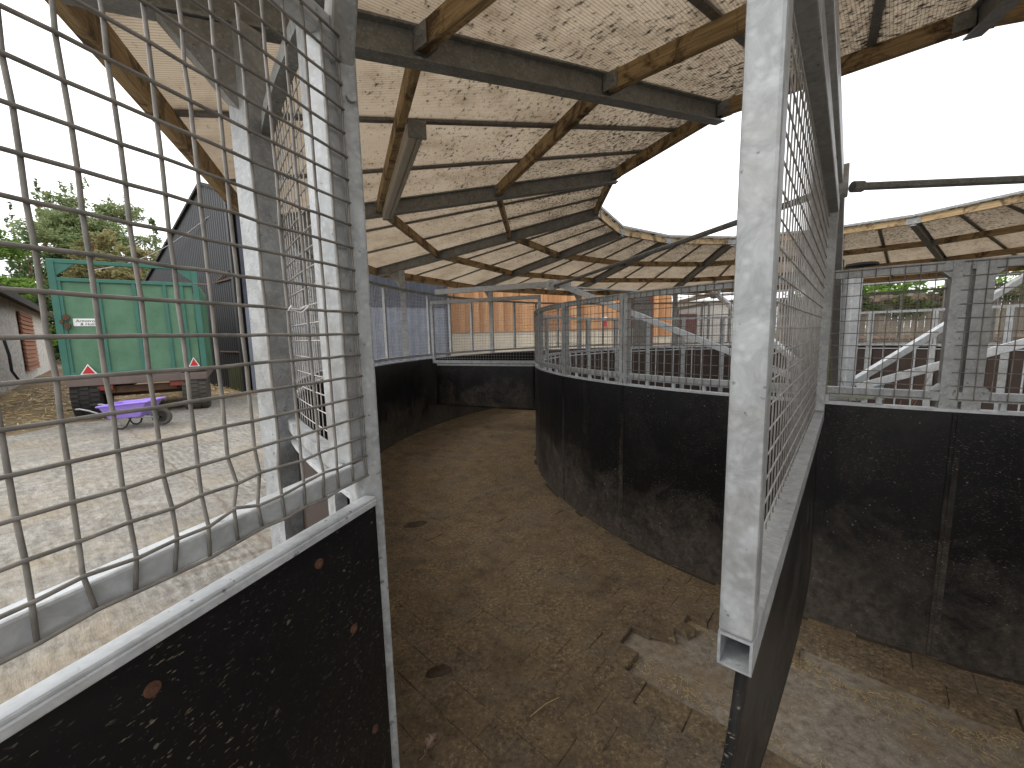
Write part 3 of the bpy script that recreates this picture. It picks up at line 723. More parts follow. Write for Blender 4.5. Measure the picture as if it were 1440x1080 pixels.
# ------------------------------------------------------------------ dividers hanging over the track
PH = 230.2
DIVL = {230.2: 'nearest divider, seen edge on, galvanised mesh frame with a hanging black rubber flap',
        158.2: 'divider across the track between the two walls, in front of the orange boarded barn',
        86.2: 'far divider seen through the mesh of the inner wall beside the near square tube',
        14.2: 'divider on the far right side of the track', 302.2: 'divider on the right side of the track behind the inner wall'}
divm = {}
T = .042
b = MB()
R0, R1, ZB, ZT = 3.76, 5.725, 1.142, 2.20
def divider_meshes():
    D = {}
    # open-ended square tube: four walls
    q = MB(); w_ = .0035
    for z in (ZB + w_ / 2, ZB + .048 - w_ / 2): q.box(((R0 + R1) / 2, 0, z), (R1 - R0, T, w_))
    for y in (-T / 2 + w_ / 2, T / 2 - w_ / 2): q.box(((R0 + R1) / 2, y, ZB + .024), (R1 - R0, w_, .048 - 2 * w_))
    D['bottom_tube'] = (q, GALV, 0)
    q = MB(); q.box(((R0 + R1) / 2, 0, ZT - .030), (R1 - R0, T, .060)); D['top_tube'] = (q, GALV, .004)
    q = MB()
    for x in (R0 + .021, R1 - .021): q.box((x, 0, (ZB + .048 + ZT - .060) / 2), (.042, T, ZT - ZB - .108))
    D['stile'] = (q, GALV, .005)
    q = MB(); n = 40
    for i in range(n):
        x = R0 + .03 + (R1 - R0 - .06) * i / (n - 1); q.tube([(x, -.0150, ZB + .03), (x, -.0150, ZT - .025)], .0017, 6)
    nh = 22
    for k in range(nh):
        z = ZB + .035 + (ZT - ZB - .065) * k / (nh - 1); q.tube([(R0 + .02, -.0115, z), (R1 - .02, -.0115, z)], .0018, 6)
    D['weldmesh'] = (q, WIRE_L, 0)
    # rubber flap, bowed a little and flared at its outer foot
    q = MB(); NX, NZ = 24, 16; rw = random.Random(5)
    for lay in (0, .012):
        for k in range(NZ + 1):
            z = 1.135 - (1.135 - .40) * k / NZ; s = k / NZ
            for i in range(NX + 1):
                f = i / NX; x = R0 + .10 + (R1 - R0 - .16 + .09 * s * s) * f
                y = lay - .006 + .012 * s * math.sin(f * 5 + 1.0) - (.085 * s ** 1.5 * f ** 4)
                q.v.append((x, y, z))
    o2 = (NX + 1) * (NZ + 1)
    for k in range(NZ):
        for i in range(NX):
            a = k * (NX + 1) + i; c_ = a + NX + 1
            q.f += [(a, c_, c_ + 1, a + 1), (o2 + a, o2 + a + 1, o2 + c_ + 1, o2 + c_)]
    def rim(l):
        for m_, n_ in zip(l, l[1:]): q.f.append((m_, n_, o2 + n_, o2 + m_))
    rim(list(range(NX + 1))); rim([NZ * (NX + 1) + i for i in range(NX + 1)][::-1]); rim([k * (NX + 1) for k in range(NZ + 1)][::-1]); rim([k * (NX + 1) + NX for k in range(NZ + 1)])
    D['rubber_flap'] = (q, RUBBER_F, 0)
    q = MB(); q.box(((R0 + R1) / 2 + .02, .0115, 1.118), (R1 - R0 - .2, .006, .03)); q.box(((R0 + R1) / 2 + .02, -.0115, 1.118), (R1 - R0 - .2, .006, .03)); D['clamp_strip'] = (q, GALV, 0)
    q = MB()
    for x in (R0 + .35, R1 - .45):
        for z in range(4):
            c_ = Vector((x, 0, ZT + .012 + z * .024)); ax = (1, 0, 0) if z % 2 else (0, 1, 0)
            q.ring(c_, ax, [(.011 + .003 * math.cos(t_), .003 * math.sin(t_)) for t_ in [i * math.pi / 3 for i in range(6)]], 12)
    D['chain'] = (q, IRON, 0)
    return D
DM = []
for k, (q, m_, bv) in divider_meshes().items():
    per = {'stile': 1, 'clamp_strip': 1, 'chain': 4}.get(k)
    for pc_ in (q.pieces(per) if per else [q]): DM.append((k, pc_.mesh(k, m_, smooth=(k in ('rubber_flap', 'weldmesh', 'chain'))), bv))
for a in (230.2, 158.2, 86.2, 14.2, 302.2):
    t_ = empty('divider_gate', CEN, R_(a)); tag(t_, DIVL[a], 'divider gate', 'divider gates hanging over the track')
    for k, me, bv in DM:
        o = bpy.data.objects.new(k, me); COL.objects.link(o); o.parent = t_
        if bv:
            m_ = o.modifiers.new('bevel', 'BEVEL'); m_.width = bv; m_.segments = 2; m_.limit_method = 'ANGLE'

# rotating frame in the middle: hub, bent arms, tie rods
car = empty('carousel_frame', CEN); tag(car, 'rotating galvanised frame at the centre, its bent arms reaching out over the dividers', 'rotating frame')
b = MB(); b.box((.13, .06, 1.5), (.18, .18, 1.46), R_(20)); b.build('drive_column', GALV_L, car, bevel=.006)
b = MB(); b.box((-.06, .02, 1.2), (.09, .09, 2.4), R_(20)); b.build('mast', MOSSWOOD, car, bevel=.01)
b = MB(); b.disc((0, 0, .80), (0, 0, 1), .30, .08, 24); b.disc((0, 0, .40), (0, 0, 1), .16, .8, 20); b.build('hub', GALV, car)
b = MB(); b.ring((.26, .06, 2.345), (0, 0, 1), [(.02, .03), (.15, .012), (.16, -.015), (.02, -.03)], 24); b.build('cap_dish', BLACKGAP, car)
RB = 3.44
for a in (230.2, 158.2, 86.2, 14.2, 302.2):
    q = MB(); q.bar((.22, 0, .90), (RB, 0, 2.325), .06, .085); q.bar((RB - .03, 0, 2.345), (5.62, 0, 2.345), .05, .085); q.bar((RB - .1, 0, 2.28), (RB - .1, 0, 2.4), .12, .012, (0, 1, 0))
    q.ring((RB + .14, 0, 2.33), (0, 1, 0), [(.03, .045), (.08, .045), (.08, -.045), (.03, -.045)], 18)
    q.build('arm', GALV_L, car, rz=R_(a), bevel=.004)
    a2 = a - 72; p1, p2 = pol(RB + .12, a, 2.31), pol(RB + .12, a2, 2.31); d_ = (p2 - p1).normalized() * .09
    q = MB(); q.tube([p1 + d_, p2 - d_], .019, 10); q.disc(p1 + d_ * 1.1, d_, .027, .05, 10); q.disc(p2 - d_ * 1.1, d_, .027, .05, 10); q.build('tie_rod', GALV_D, car)

# ------------------------------------------------------------------ trailer in the yard
TW, TL = 1.80, 2.1
TLc = Vector((-7.46, 6.70)); TRc = Vector((-5.97, 7.70)); ux = (TRc - TLc).normalized()
tm = (TLc + TRc) / 2
tl = empty('farm_trailer', (tm.x + .10, tm.y, .30), math.atan2(ux.y, ux.x)); tag(tl, 'green high-sided farm trailer parked in the yard behind the purple wheelbarrow, tailgate towards the gate', 'trailer')
# local: x across (left to right), -y towards the camera, z from the ground under it
ZB0, ZT0 = .76, 2.38
hw = TW / 2
b = MB()
b.box((0, .015, (ZB0 + ZT0) / 2), (TW - .1, .03, ZT0 - ZB0)); b.build('tailgate', GREEN, tl)
b = MB()
for x in (-hw + .05, -.40, .05, .46, hw - .20): b.box((x, -.018, (ZB0 + ZT0) / 2), (.05, .036, ZT0 - ZB0 - .1))
b.box((0, -.02, ZT0 - .03), (TW - .06, .045, .06)); b.box((0, -.02, ZB0 + .035), (TW - .06, .045, .07))
b.build_each('tailgate_rib', TEAL, tl, bevel=.006)
b = MB()
for x in (-hw - .01, hw + .01): b.box((x, -.01, (ZB0 + 2.66) / 2), (.085, .085, 2.66 - ZB0))
b.box((0, -.01, 2.64), (TW + .10, .07, .065))
b.build_each('header_frame', TEAL, tl, bevel=.006)
b = MB()
for s in (-1, 1): b.prism([(s * (hw - .02), -.03, 2.61), (s * (hw - .27), -.03, 2.61), (s * (hw - .02), -.03, 2.40)], (0, 0, 0), (0, .03, 0))
b.build_each('corner_gusset', TEAL, tl)
for s in (-1, 1):
    b = MB(); b.box((s * (hw - .01), TL / 2 + .05, (ZB0 + ZT0) / 2), (.04, TL, ZT0 - ZB0))
    for k in range(5): b.box((s * (hw + .028), .1 + k * (TL - .1) / 4.2 + .1, (ZB0 + ZT0) / 2), (.04, .06, ZT0 - ZB0))
    b.build('side_panel', GREEN, tl)
b = MB(); b.box((0, TL + .06, (ZB0 + ZT0) / 2), (TW, .04, ZT0 - ZB0)); b.build('front_panel', GREEN, tl)
b = MB(); b.box((0, TL / 2, .66), (TW + .06, TL + .16, .13)); b.build('bed', BED, tl, bevel=.01)
b = MB()
for x in (-.42, .42): b.box((x, TL / 2, .52), (.10, TL, .14))
b.box((0, .55, .40), (TW - .3, .12, .12)); b.box((0, .06, .50), (TW - .5, .06, .12)); b.box((0, TL + .8, .52), (.14, 1.6, .12))
b.build_each('chassis_beam', IRON, tl)
for s in (-1, 1):
    cx, cy, R0_, W_ = s * (hw - .17), .36, .45, .40
    b = MB(); CZ = .40
    b = MB(); b.ring((cx, cy, CZ), (1, 0, 0), [(.23, -.13), (.34, -W_ / 2), (R0_ - .015, -W_ / 2 + .02), (R0_ - .005, 0), (R0_ - .015, W_ / 2 - .02), (.34, W_ / 2), (.23, .13)], 36)
    for i in range(36):
        for k in (-1, 0, 1):
            a = 2 * math.pi * (i + .5 * (k % 2)) / 36; M = Matrix.Translation((cx, cy, CZ)) @ Matrix.Rotation(a, 4, 'X') @ Matrix.Translation((k * .125, 0, R0_ - .004))
            b.box((0, 0, 0), (.098, .05, .022), M=M)
    ty = b.build('wheel', TYRE_D if s > 0 else TYRE, tl)
    b = MB(); b.ring((cx, cy, CZ), (1, 0, 0), [(.04, -.10), (.225, -.12), (.235, .12), (.04, .05)], 24); b.build('rim', IRON, ty)
for s in (-1, 1):
    tx, tz, sz = (-hw + .25, ZB0 + .10, .105) if s < 0 else (hw - .14, ZB0 + .15, .085)
    b = MB(); b.prism([(tx - sz, -.055, tz - .07), (tx + sz, -.055, tz - .07), (tx, -.055, tz + .105)], (0, 0, 0), (0, .010, 0)); o = b.build('reflector', WHITE, tl)
    k = .74; b = MB(); b.prism([(tx - sz * k, -.060, tz - .055), (tx + sz * k, -.060, tz - .055), (tx, -.060, tz + .078)], (0, 0, 0), (0, .004, 0)); b.build('red_triangle', RED, o)
for s in (-1, 1):
    b = MB(); b.box((s * (hw - .42), -.03, .545), (.20, .05, .085)); b.build('tail_lamp', mat_paint('grimy_tail_lamp', (.16, .03, .02), (.22, .05, .03), (.05, .02, .015), .4, .5), tl, bevel=.006)
b = MB()
for z in (1.60, 1.74): b.box((-hw + .085, -.05, z), (.07, .05, .06)); b.disc((-hw + .085, -.06, z), (0, 0, 1), .02, .10, 10)
b.box((-hw + .03, -.05, 1.67), (.04, .05, .05)); b.build_each('catch', IRON, tl, 5)
b = MB(); b.disc((hw + .10, -.03, 2.36), (1, 0, 0), .016, .30, 8); b.disc((hw + .02, -.03, 2.36), (1, 0, 0), .03, .06, 8); b.build('hinge_pin', BED, tl)
b = MB(); pw, phh = .36, .125; pc = (-hw + .325, -.006, 1.66)
b.box(pc, (pw, .008, phh)); plate = b.build('name_plate', WHITE, tl, bevel=.003)
def text_part(body, size, x, z, y, parent, mat, sx=1.0, shear=.0):
    cu = bpy.data.curves.new('t', 'FONT'); cu.body = body; cu.size = size; cu.align_x = 'CENTER'; cu.align_y = 'CENTER'; cu.extrude = .0012; cu.shear = shear
    tmp = bpy.data.objects.new('t', cu); COL.objects.link(tmp); dg = bpy.context.evaluated_depsgraph_get()
    me = bpy.data.meshes.new_from_object(tmp.evaluated_get(dg)); COL.objects.unlink(tmp); bpy.data.objects.remove(tmp)
    M = Matrix.Translation((x, y, z)) @ Matrix.Rotation(R_(90), 4, 'X') @ Matrix.Diagonal((sx, 1, 1, 1)); me.transform(M)
    me.materials.clear(); me.materials.append(mat)
    o = bpy.data.objects.new('lettering', me); COL.objects.link(o); o.parent = parent
    return o
text_part('Armstrong', .062, pc[0] - .005, pc[2] + .024, -.0125, plate, INK, 1.05, .15)
text_part('& Holmes', .062, pc[0] + .03, pc[2] - .030, -.0125, plate, INK, 1.05, .15)

# ------------------------------------------------------------------ purple wheelbarrow
WBx, WBy = -5.92, 6.20
wb = empty('wheelbarrow', (WBx, WBy, ground_z(WBx, WBy) + .02), R_(14)); wb.scale = (.82, .82, .82); tag(wb, 'purple plastic wheelbarrow standing in front of the green trailer', 'wheelbarrow')
# local: x towards the wheel
b = MB(); NXb = 20
def loop(x0, x1, y, z, zt=0): return [(x0, -y, z), (x1, -y * .86, z + zt), (x1, y * .86, z + zt), (x0, y, z)]
L0, L1, L2, L3 = loop(-.25, .22, .22, .20, .01), loop(-.32, .38, .32, .43, .05), loop(-.35, .43, .345, .435, .05), loop(-.23, .20, .20, .225, .01)
L2b = loop(-.35, .43, .345, .465, .05); L1b = loop(-.305, .365, .305, .465, .05)
b.v = L0 + L1 + L2 + L2b + L1b + L3
for k in range(5):
    for i in range(4): b.f.append((k * 4 + i, k * 4 + (i + 1) % 4, k * 4 + 4 + (i + 1) % 4, k * 4 + 4 + i))
b.f += [(3, 2, 1, 0), (20, 21, 22, 23)]
b.build('tray', PURPLE, wb, bevel=.018)
b = MB()
for s in (-1, 1): b.bar((-.295, s * .282, .335), (.31, s * .235, .355), .012, .010)
b.bar((-.292, -.27, .335), (-.292, .27, .335), .012, .010); b.build_each('tray_rib', PURPLE, wb)
for s in (-1, 1):
    b = MB(); b.tube([(-.78, s * .27, .42), (-.62, s * .27, .425), (-.50, s * .26, .385), (-.25, s * .21, .25), (.10, s * .15, .20), (.45, s * .07, .17)], .014, 8); hd = b.build('handle', GALV, wb, smooth=True)
    b = MB(); b.tube([(-.80, s * .27, .42), (-.68, s * .27, .424)], .018, 8); b.build('grip', TYRE, hd)
    b = MB(); b.tube([(-.20, s * .21, .235), (-.17, s * .22, .08), (-.13, s * .22, .02), (-.06, s * .22, .012), (.0, s * .21, .05), (.07, s * .18, .20)], .014, 8); b.build('leg', TYRE, wb, smooth=True)
b = MB(); b.ring((.47, 0, .165), (0, 1, 0), [(.10, -.035), (.135, -.042), (.16, -.025), (.165, 0), (.16, .025), (.135, .042), (.10, .035)], 28); wh = b.build('wheel', TYRE_D, wb, smooth=True)
b = MB(); b.ring((.47, 0, .165), (0, 1, 0), [(.02, -.045), (.06, -.03), (.10, -.03), (.10, .03), (.06, .03), (.02, .045)], 20); b.build('rim', TYRE, wh)

# ------------------------------------------------------------------ buildings round the yard
def corr_wall(b, x0, x1, z0, z1, pitch=.10, depth=.022, y=0.0, zfun=None):
    n = int((x1 - x0) / (pitch / 4)); o = len(b.v)
    for i in range(n + 1):
        x = x0 + (x1 - x0) * i / n; yy = y + depth * (-math.cos(2 * math.pi * (x - x0) / pitch)) / 2
        zt = zfun(x) if zfun else z1
        b.v += [(x, yy, z0), (x, yy, zt), (x, y + .05, z0), (x, y + .05, zt)]
    for i in range(n):
        a = o + i * 4; c = a + 4; b.f += [(a, c, c + 1, a + 1), (a + 2, a + 3, c + 3, c + 2), (a + 1, c + 1, c + 3, a + 3), (a, a + 2, c + 2, c)]
    a = o; c = o + n * 4; b.f += [(a, a + 1, a + 3, a + 2), (c, c + 2, c + 3, c + 1)]
# black barn: gable wall facing the yard; local x runs from the near right corner away to the left
bd = Vector((-.80, .60)).normalized(); A_ = Vector((-6.55, 9.92)); BL = 10.2
rz = math.atan2(-bd.y, -bd.x)      # local +x back towards the right corner
bb = empty('black_barn', (A_.x, A_.y, .38), rz); tag(bb, 'tall black corrugated iron barn gable behind the green trailer', 'barn')
ridge_z, eave_z = 5.19, 2.70
zf = lambda x: eave_z + (ridge_z - eave_z) * (1 - abs(x + 1.6) / 8.4) if x < -1.6 else ridge_z - .36 * (x + 1.6)
b = MB(); corr_wall(b, -BL, 0, 0.0, 0, .14, .02, 0, zf); b.build('wall', BLACK, bb)
b = MB(); corr_wall(b, -1.0, 0, -.1, .62, .14, .02, -.03); b.build('plinth_sheet', MOSSY, bb)
b = MB(); b.bar((-BL - .15, .02, zf(-BL) - .02), (-1.6, .02, ridge_z + .04), .18, .07); b.bar((-1.6, .02, ridge_z + .04), (.1, .02, zf(0) + .04), .18, .07); b.build_each('verge', ROOFD, bb)
b = MB()
b.prism([(-BL - .2, .1, zf(-BL)), (-1.6, .1, ridge_z + .06), (-1.6, .1, ridge_z), (-BL - .2, .1, zf(-BL) - .06)], (0, 0, 0), (0, 4.2, 0))
b.prism([(-1.6, .1, ridge_z + .06), (.15, .1, zf(0) + .06), (.15, .1, zf(0)), (-1.6, .1, ridge_z)], (0, 0, 0), (0, 4.2, 0)); b.build_each('roof', ROOFD, bb)
b = MB(); b.box((-.02, 2.2, zf(0) / 2), (.06, 4.2, zf(0))); b.box((-BL + .03, 2.2, eave_z / 2), (.06, 4.2, eave_z)); b.build_each('side_wall', BLACK, bb)
b = MB(); b.box((-.03, -.05, 2.35), (.10, .05, 4.8)); b.build('corner_flashing', BLACK, bb)
b = MB(); b.box((-.75, -.04, 2.72), (1.2, .03, .035)); b.bar((-1.25, -.045, 2.72), (-.1, -.045, 2.95), .02, .03); b.box((-.75, -.04, .95), (1.3, .03, .035))
b.build_each('rail', IRON, bb)
# corrugated shed to the right of it: dark upper sheets, bare zinc below
sd = Vector((4.2, 2.2)).normalized(); S_ = Vector((-6.46, 10.0)); SL = 5.12
cs = empty('corrugated_shed', (S_.x, S_.y, .36), math.atan2(sd.y, sd.x)); tag(cs, 'long corrugated shed wall, dark sheets above bare lilac-grey zinc ones, beyond the outer track wall', 'shed')
b = MB(); corr_wall(b, 0, SL, -.05, 2.16, .20, .05); b.build('lower_sheets', ZINC, cs)
b = MB(); corr_wall(b, 0, SL, 2.10, 4.2, .20, .05, -.03); b.build('upper_sheets', NAVY, cs)
b = MB(); b.box((SL + .02, .04, 2.05), (.07, .16, 4.3)); b.build('corner_post', NAVY, cs)
b = MB(); b.box((SL / 2, .5, 4.28), (SL + .3, 1.2, .08), M=Matrix.Translation((SL / 2, .5, 4.36)) @ Matrix.Rotation(R_(8), 4, 'X')); b.build('roof', ROOFD, cs); b = MB(); b.box((SL - .02, .55, 2.0), (.06, .8, 4.1)); b.build('side_wall', NAVY, cs)
# flint building far left
f0 = Vector((-12.6, 9.9)); f1 = Vector((-22.9, 20.2)); fd = (f1 - f0).normalized(); FLn = (f0 - f1).length
fb = empty('flint_building', (f0.x, f0.y, .45), math.atan2(fd.y, fd.x)); tag(fb, 'low flint-walled farm building with a brown slatted opening, at the far left of the yard', 'farm building')
b = MB(); 
b.box((FLn / 2 - 3, .2, 1.30), (FLn + 6, .4, 2.7)); b.build('wall', FLINT, fb)
b = MB(); b.prism([(-6.3, -.35, 2.46), (-6.3, -.35, 2.58), (-6.3, 5.2, 3.75), (-6.3, 5.2, 3.6)], (0, 0, 0), (FLn + 6.6, 0, 0)); b.build('roof', ROOFD, fb)
b = MB(); b.box((FLn / 2 - 3, -.32, 2.44), (FLn + 6.6, .09, .14)); b.build('gutter', ROOFD, fb)
def fx(px, off):     # where a sight line over pixel column px meets the wall, in the wall's own x
    k = (px - 720) / 567.7; t_ = (k * f0.y - f0.x) / (fd.x - k * fd.y); return t_
xl0, xl1 = fx(53, 0), fx(36, 0)
b = MB(); n = 14
for i in range(n):
    z = .30 + 1.95 * i / n; b.box(((xl0 + xl1) / 2, -.06, z + .07), (abs(xl1 - xl0), .05, .13), M=Matrix.Translation(((xl0 + xl1) / 2, -.06, z + .07)) @ Matrix.Rotation(R_(-14), 4, 'X'))
b.build('louvre', SLAT, fb)
b = MB(); b.disc((fx(72, 0), -.08, 1.9), (0, 0, 1), .09, 1.1, 10); b.build('downpipe', DKRED, fb)
b = MB(); b.tube([(fx(2, 0), -.12, 1.4), (fx(5, 0), -.14, .9), (fx(3, 0), -.16, .5), (fx(11, 0), -.2, .12)], .03, 8); b.build('hose', INK, fb, smooth=True)
# wide boarded barn across the back
ob = empty('boarded_barn', (2.0, 16.0, .36), 0); tag(ob, 'long orange-brown boarded barn with a cream blockwork base, behind the far track wall', 'barn')
X0, X1 = -4.7, 4.28
b = MB(); b.box(((X0 + X1) / 2, .15, .70), (X1 - X0, .3, 1.38)); b.build('base_wall', CREAM, ob)
b = MB(); n = int((3.0 - X0 - .35) / .19); rw = random.Random(2)
def boards(x0, x1, z0, z1):
    x = x0
    while x < x1 - .02:
        w_ = min(.19, x1 - x); b.box((x + w_ / 2, -.02 - rw.uniform(0, .012), (z0 + z1) / 2), (w_ - .008, .04, z1 - z0)); x += w_
DX0, DX1 = 2.68, 3.48
boards(X0, DX0, 1.37, 4.4); boards(DX1, X1, 1.37 - .3, 4.4)
b.box(((X0 + X1) / 2, .10, 2.9), (X1 - X0 - .02, .14, 3.0)); b.build('boarding', ORANGE, ob)
b = MB(); b.box(((DX0 + DX1) / 2 + .06, -.07, 1.5), (DX1 - DX0 - .12, .04, 2.9)); b.build('door', DARKDOOR, ob)
b = MB(); b.box((DX1, -.08, 1.5), (.14, .06, 3.0)); b.build('door_frame', DKRED, ob)
b = MB(); b.box((DX0 - .05, -.06, 1.5), (.22, .04, 2.9)); b.build('door_gap', BLACKGAP, ob)
b = MB(); b.prism([(X0 - .3, -.4, 4.35), (X0 - .3, -.4, 4.45), (X0 - .3, 6, 5.9), (X0 - .3, 6, 5.8)], (0, 0, 0), (X1 - X0 + .6, 0, 0)); b.build('roof', ROOFD, ob)
b = MB(); b.box((X1 - .06, 3, 2.2), (.1, 5.8, 4.3)); b.build('side_wall', PALE, ob)
# safety sign on the barn
sg = empty('safety_sign', (3.66, 15.93, 2.02), 0); tag(sg, 'small white and red sign fixed to the orange boarded barn beside its dark door', 'sign')
b = MB(); b.box((0, 0, 0), (.23, .012, .40)); b.build('plate', WHITE, sg)
b = MB(); b.box((0, -.009, -.06), (.21, .006, .25)); b.build('red_panel', RED, sg)
# pale low building and weathered fence to the right
pbld = empty('pale_outbuilding', (8.5, 18.2, .36), R_(-4)); tag(pbld, 'low pale rendered outbuilding beyond the far track wall, right of the orange barn', 'farm building')
b = MB(); b.box((0, .15, 1.25), (3.8, .3, 2.6)); b.build('wall', PALE, pbld)
b = MB(); b.prism([(-2.0, -.2, 2.5), (-2.0, -.2, 2.58), (-2.0, 3, 3.0), (-2.0, 3, 2.92)], (0, 0, 0), (4.0, 0, 0)); b.build('roof', WHITE, pbld)
b = MB(); b.box((-.6, -.02, 1.5), (.8, .06, 1.0)); b.build('window_shutter', DKRED, pbld)
fA, fB = Vector((9.6, 15.6)), Vector((19.0, 9.2)); fv = (fB - fA); FL2 = fv.length
fe = empty('board_fence', (fA.x, fA.y, .36), math.atan2(fv.y, fv.x)); tag(fe, 'tall weathered vertical board fence with green ivy, beyond the right side of the walker', 'fence')
b = MB(); x = 0; rw = random.Random(8)
while x < FL2:
    h_ = 2.30 + rw.uniform(-.05, .05); b.box((x + .075, rw.uniform(-.01, .01), h_ / 2), (.148, .025, h_)); x += .16
b.build('boarding', OLDFENCE, fe)
b = MB(); b.box((FL2 / 2, -.05, 2.14), (FL2, .05, .12)); b.box((FL2 / 2, -.05, .9), (FL2, .05, .10)); b.build_each('rail', mat_timber('fence_rail_wood', (.16, .11, .075), (.24, .17, .12), (.06, .04, .03)), fe)
for k in range(6):
    b = MB(); b.box((.6 + k * 2.1, .07, 1.15), (.11, .11, 2.4)); b.build('post', OLDFENCE, fe)

# ------------------------------------------------------------------ trees
def crown_mesh(name, mat, lobes, n, size, seed, droop=0.0, flat=.5):
    rnd = random.Random(seed); b = MB(); tot = sum(l[3] * l[4] * l[5] for l in lobes)
    for l in lobes:
        c = Vector(l[:3]); m_ = max(20, int(n * l[3] * l[4] * l[5] / tot)); 
        clumps = [Vector((rnd.gauss(0, 1), rnd.gauss(0, 1), rnd.gauss(0, 1))).normalized() * (rnd.random() ** .45) for _ in range(max(6, m_ // 28))]
        for _ in range(m_):
            q = rnd.choice(clumps) + Vector((rnd.gauss(0, 1), rnd.gauss(0, 1), rnd.gauss(0, 1))) * .15
            p_ = c + Vector((q.x * l[3], q.y * l[4], q.z * l[5]))
            s = size * rnd.uniform(.5, 1.3); a = Vector((rnd.gauss(0, 1), rnd.gauss(0, 1), rnd.gauss(0, flat) - droop)).normalized()
            d = a.cross(Vector((rnd.gauss(0, 1), rnd.gauss(0, 1), rnd.gauss(0, 1)))).normalized()
            b.add([p_ - a * s - d * s * .1, p_ - d * s * .42, p_ + a * s, p_ + d * s * .42], [(0, 1, 2, 3)])
    me = bpy.data.meshes.new(name); me.from_pydata(b.v, [], b.f); me.materials.append(mat)
    return me
def tree(name, label, px, depth, z_lo, z_hi, wid, mat, kind, seed, size=.16, n=5000, trunk_r=.14, group='trees beyond the yard'):
    x = (px - 720) / 567.7 * depth; z0 = ground_z(x, depth)
    t_ = empty(name, (x, depth, z0)); tag(t_, label, 'tree', group); rnd = random.Random(seed); lobes = []; H = z_hi - z0
    if kind == 'conifer':
        lv = 11
        for i in range(lv):
            f = i / (lv - 1); z = z_lo + (z_hi - z_lo) * f - z0; r_ = wid * (1.02 - f) * rnd.uniform(.75, 1.1) + .12
            for k in range(4 if f < .7 else 2):
                an = rnd.uniform(0, 6.28); lobes.append((math.cos(an) * r_ * .5, math.sin(an) * r_ * .5, z - .2 * r_, r_ * .62, r_ * .62, (z_hi - z_lo) / lv * .75))
    else:
        for i in range(16 if kind == 'broad' else 22):
            f = rnd.random(); an = rnd.uniform(0, 6.28); z = z_lo + (z_hi - z_lo) * (.08 + .84 * f) - z0
            prof = math.sin(math.pi * min(1, .18 + .8 * f)) ** .7; r_ = wid * prof * rnd.uniform(.2, .85)
            s = wid * rnd.uniform(.26, .46); lobes.append((math.cos(an) * r_, math.sin(an) * r_, z, s, s, s * (.62 if kind == 'broad' else .5)))
        if kind == 'larch':
            for i in range(9):
                an = rnd.uniform(0, 6.28); r_ = wid * rnd.uniform(0, .75); lobes.append((math.cos(an) * r_, math.sin(an) * r_, (z_hi - z0) * rnd.uniform(.86, 1.03), .22, .22, 1.0))
    b = MB(); b.tube([(0, 0, -.3), (.05, .02, H * .3), (-.03, .05, H * .6), (0, 0, H * .93)], [trunk_r * 1.2, trunk_r, trunk_r * .7, trunk_r * .15], 8)
    for l in lobes[::2]:
        zb = max(.3 * H, l[2] - .5 * math.hypot(l[0], l[1]) - .2); b.tube([(0, 0, zb), (l[0] * .5, l[1] * .5, (zb + l[2]) / 2 + .1), (l[0], l[1], l[2])], [trunk_r * .35, trunk_r * .22, .012], 5)
    b.build('trunk', BARK, t_, smooth=True)
    o = bpy.data.objects.new('crown', crown_mesh('crown', mat, lobes, n, size, seed + 50, .3 if kind == 'conifer' else 0)); COL.objects.link(o); o.parent = t_
tree('broadleaf_tree', 'bright green leafy tree at the far left edge behind the flint building', 2, 24, 1.2, 9.6, 3.0, L_BRIGHT, 'broad', 1, .13, 14000)
tree('broadleaf_tree', 'low bright green bush hanging over the roof of the flint building', 42, 22.5, 1.2, 5.4, 1.9, L_BRIGHT, 'broad', 2, .12, 8000)
tree('conifer_tree', 'slim dark pointed conifer between the leafy tree and the larches', 52, 33, 1.5, 12.4, 2.2, L_DARK, 'conifer', 3, .15, 9000)
tree('conifer_tree', 'dark conifer standing above the left end of the green trailer', 92, 30, 1.2, 12.6, 2.6, L_DARK, 'conifer', 4, .15, 10000)
tree('larch_tree', 'tall feathery green larch above the middle of the trailer header', 128, 30, 3.4, 12.9, 3.1, L_LARCH, 'larch', 5, .12, 20000)
tree('larch_tree', 'feathery pale larch nearest to the black barn roof', 190, 31, 3.4, 12.0, 3.3, L_LARCH, 'larch', 6, .12, 20000)
tree('larch_tree', 'wide green larch filling the gap between the dark conifer and the taller larch', 112, 32, 1.5, 11.6, 3.2, L_LARCH, 'larch', 15, .13, 18000)
tree('golden_tree', 'golden brown tree with two reddish trunks showing above the trailer', 158, 26, 4.2, 8.6, 2.5, L_GOLD, 'broad', 7, .13, 9000, .17)
tree('golden_tree', 'low olive brown tree tucked against the slope of the black barn roof', 215, 25, 3.2, 7.4, 1.9, L_GOLD, 'broad', 8, .16, 4500)
tree('conifer_tree', 'small dark conifer tip showing over the black barn roof', 240, 38, 4, 12.6, 2.0, L_DARK, 'conifer', 9, .22, 3000)
tree('conifer_tree', 'dark green conifer low behind the left side of the trailer', 66, 26, .6, 8.2, 2.4, L_DARK, 'conifer', 12, .2, 5000)
tree('hedge_tree', 'bright yellow-green leafy tree above the weathered fence', 1232, 17.5, 1.6, 4.2, 2.2, L_BRIGHT, 'broad', 10, .11, 6000, .1, 'trees beyond the fence')
tree('hedge_tree', 'leafy tree further right above the weathered fence', 1420, 13.5, 1.2, 3.2, 1.3, L_BRIGHT, 'broad', 13, .10, 2500, .08, 'trees beyond the fence')
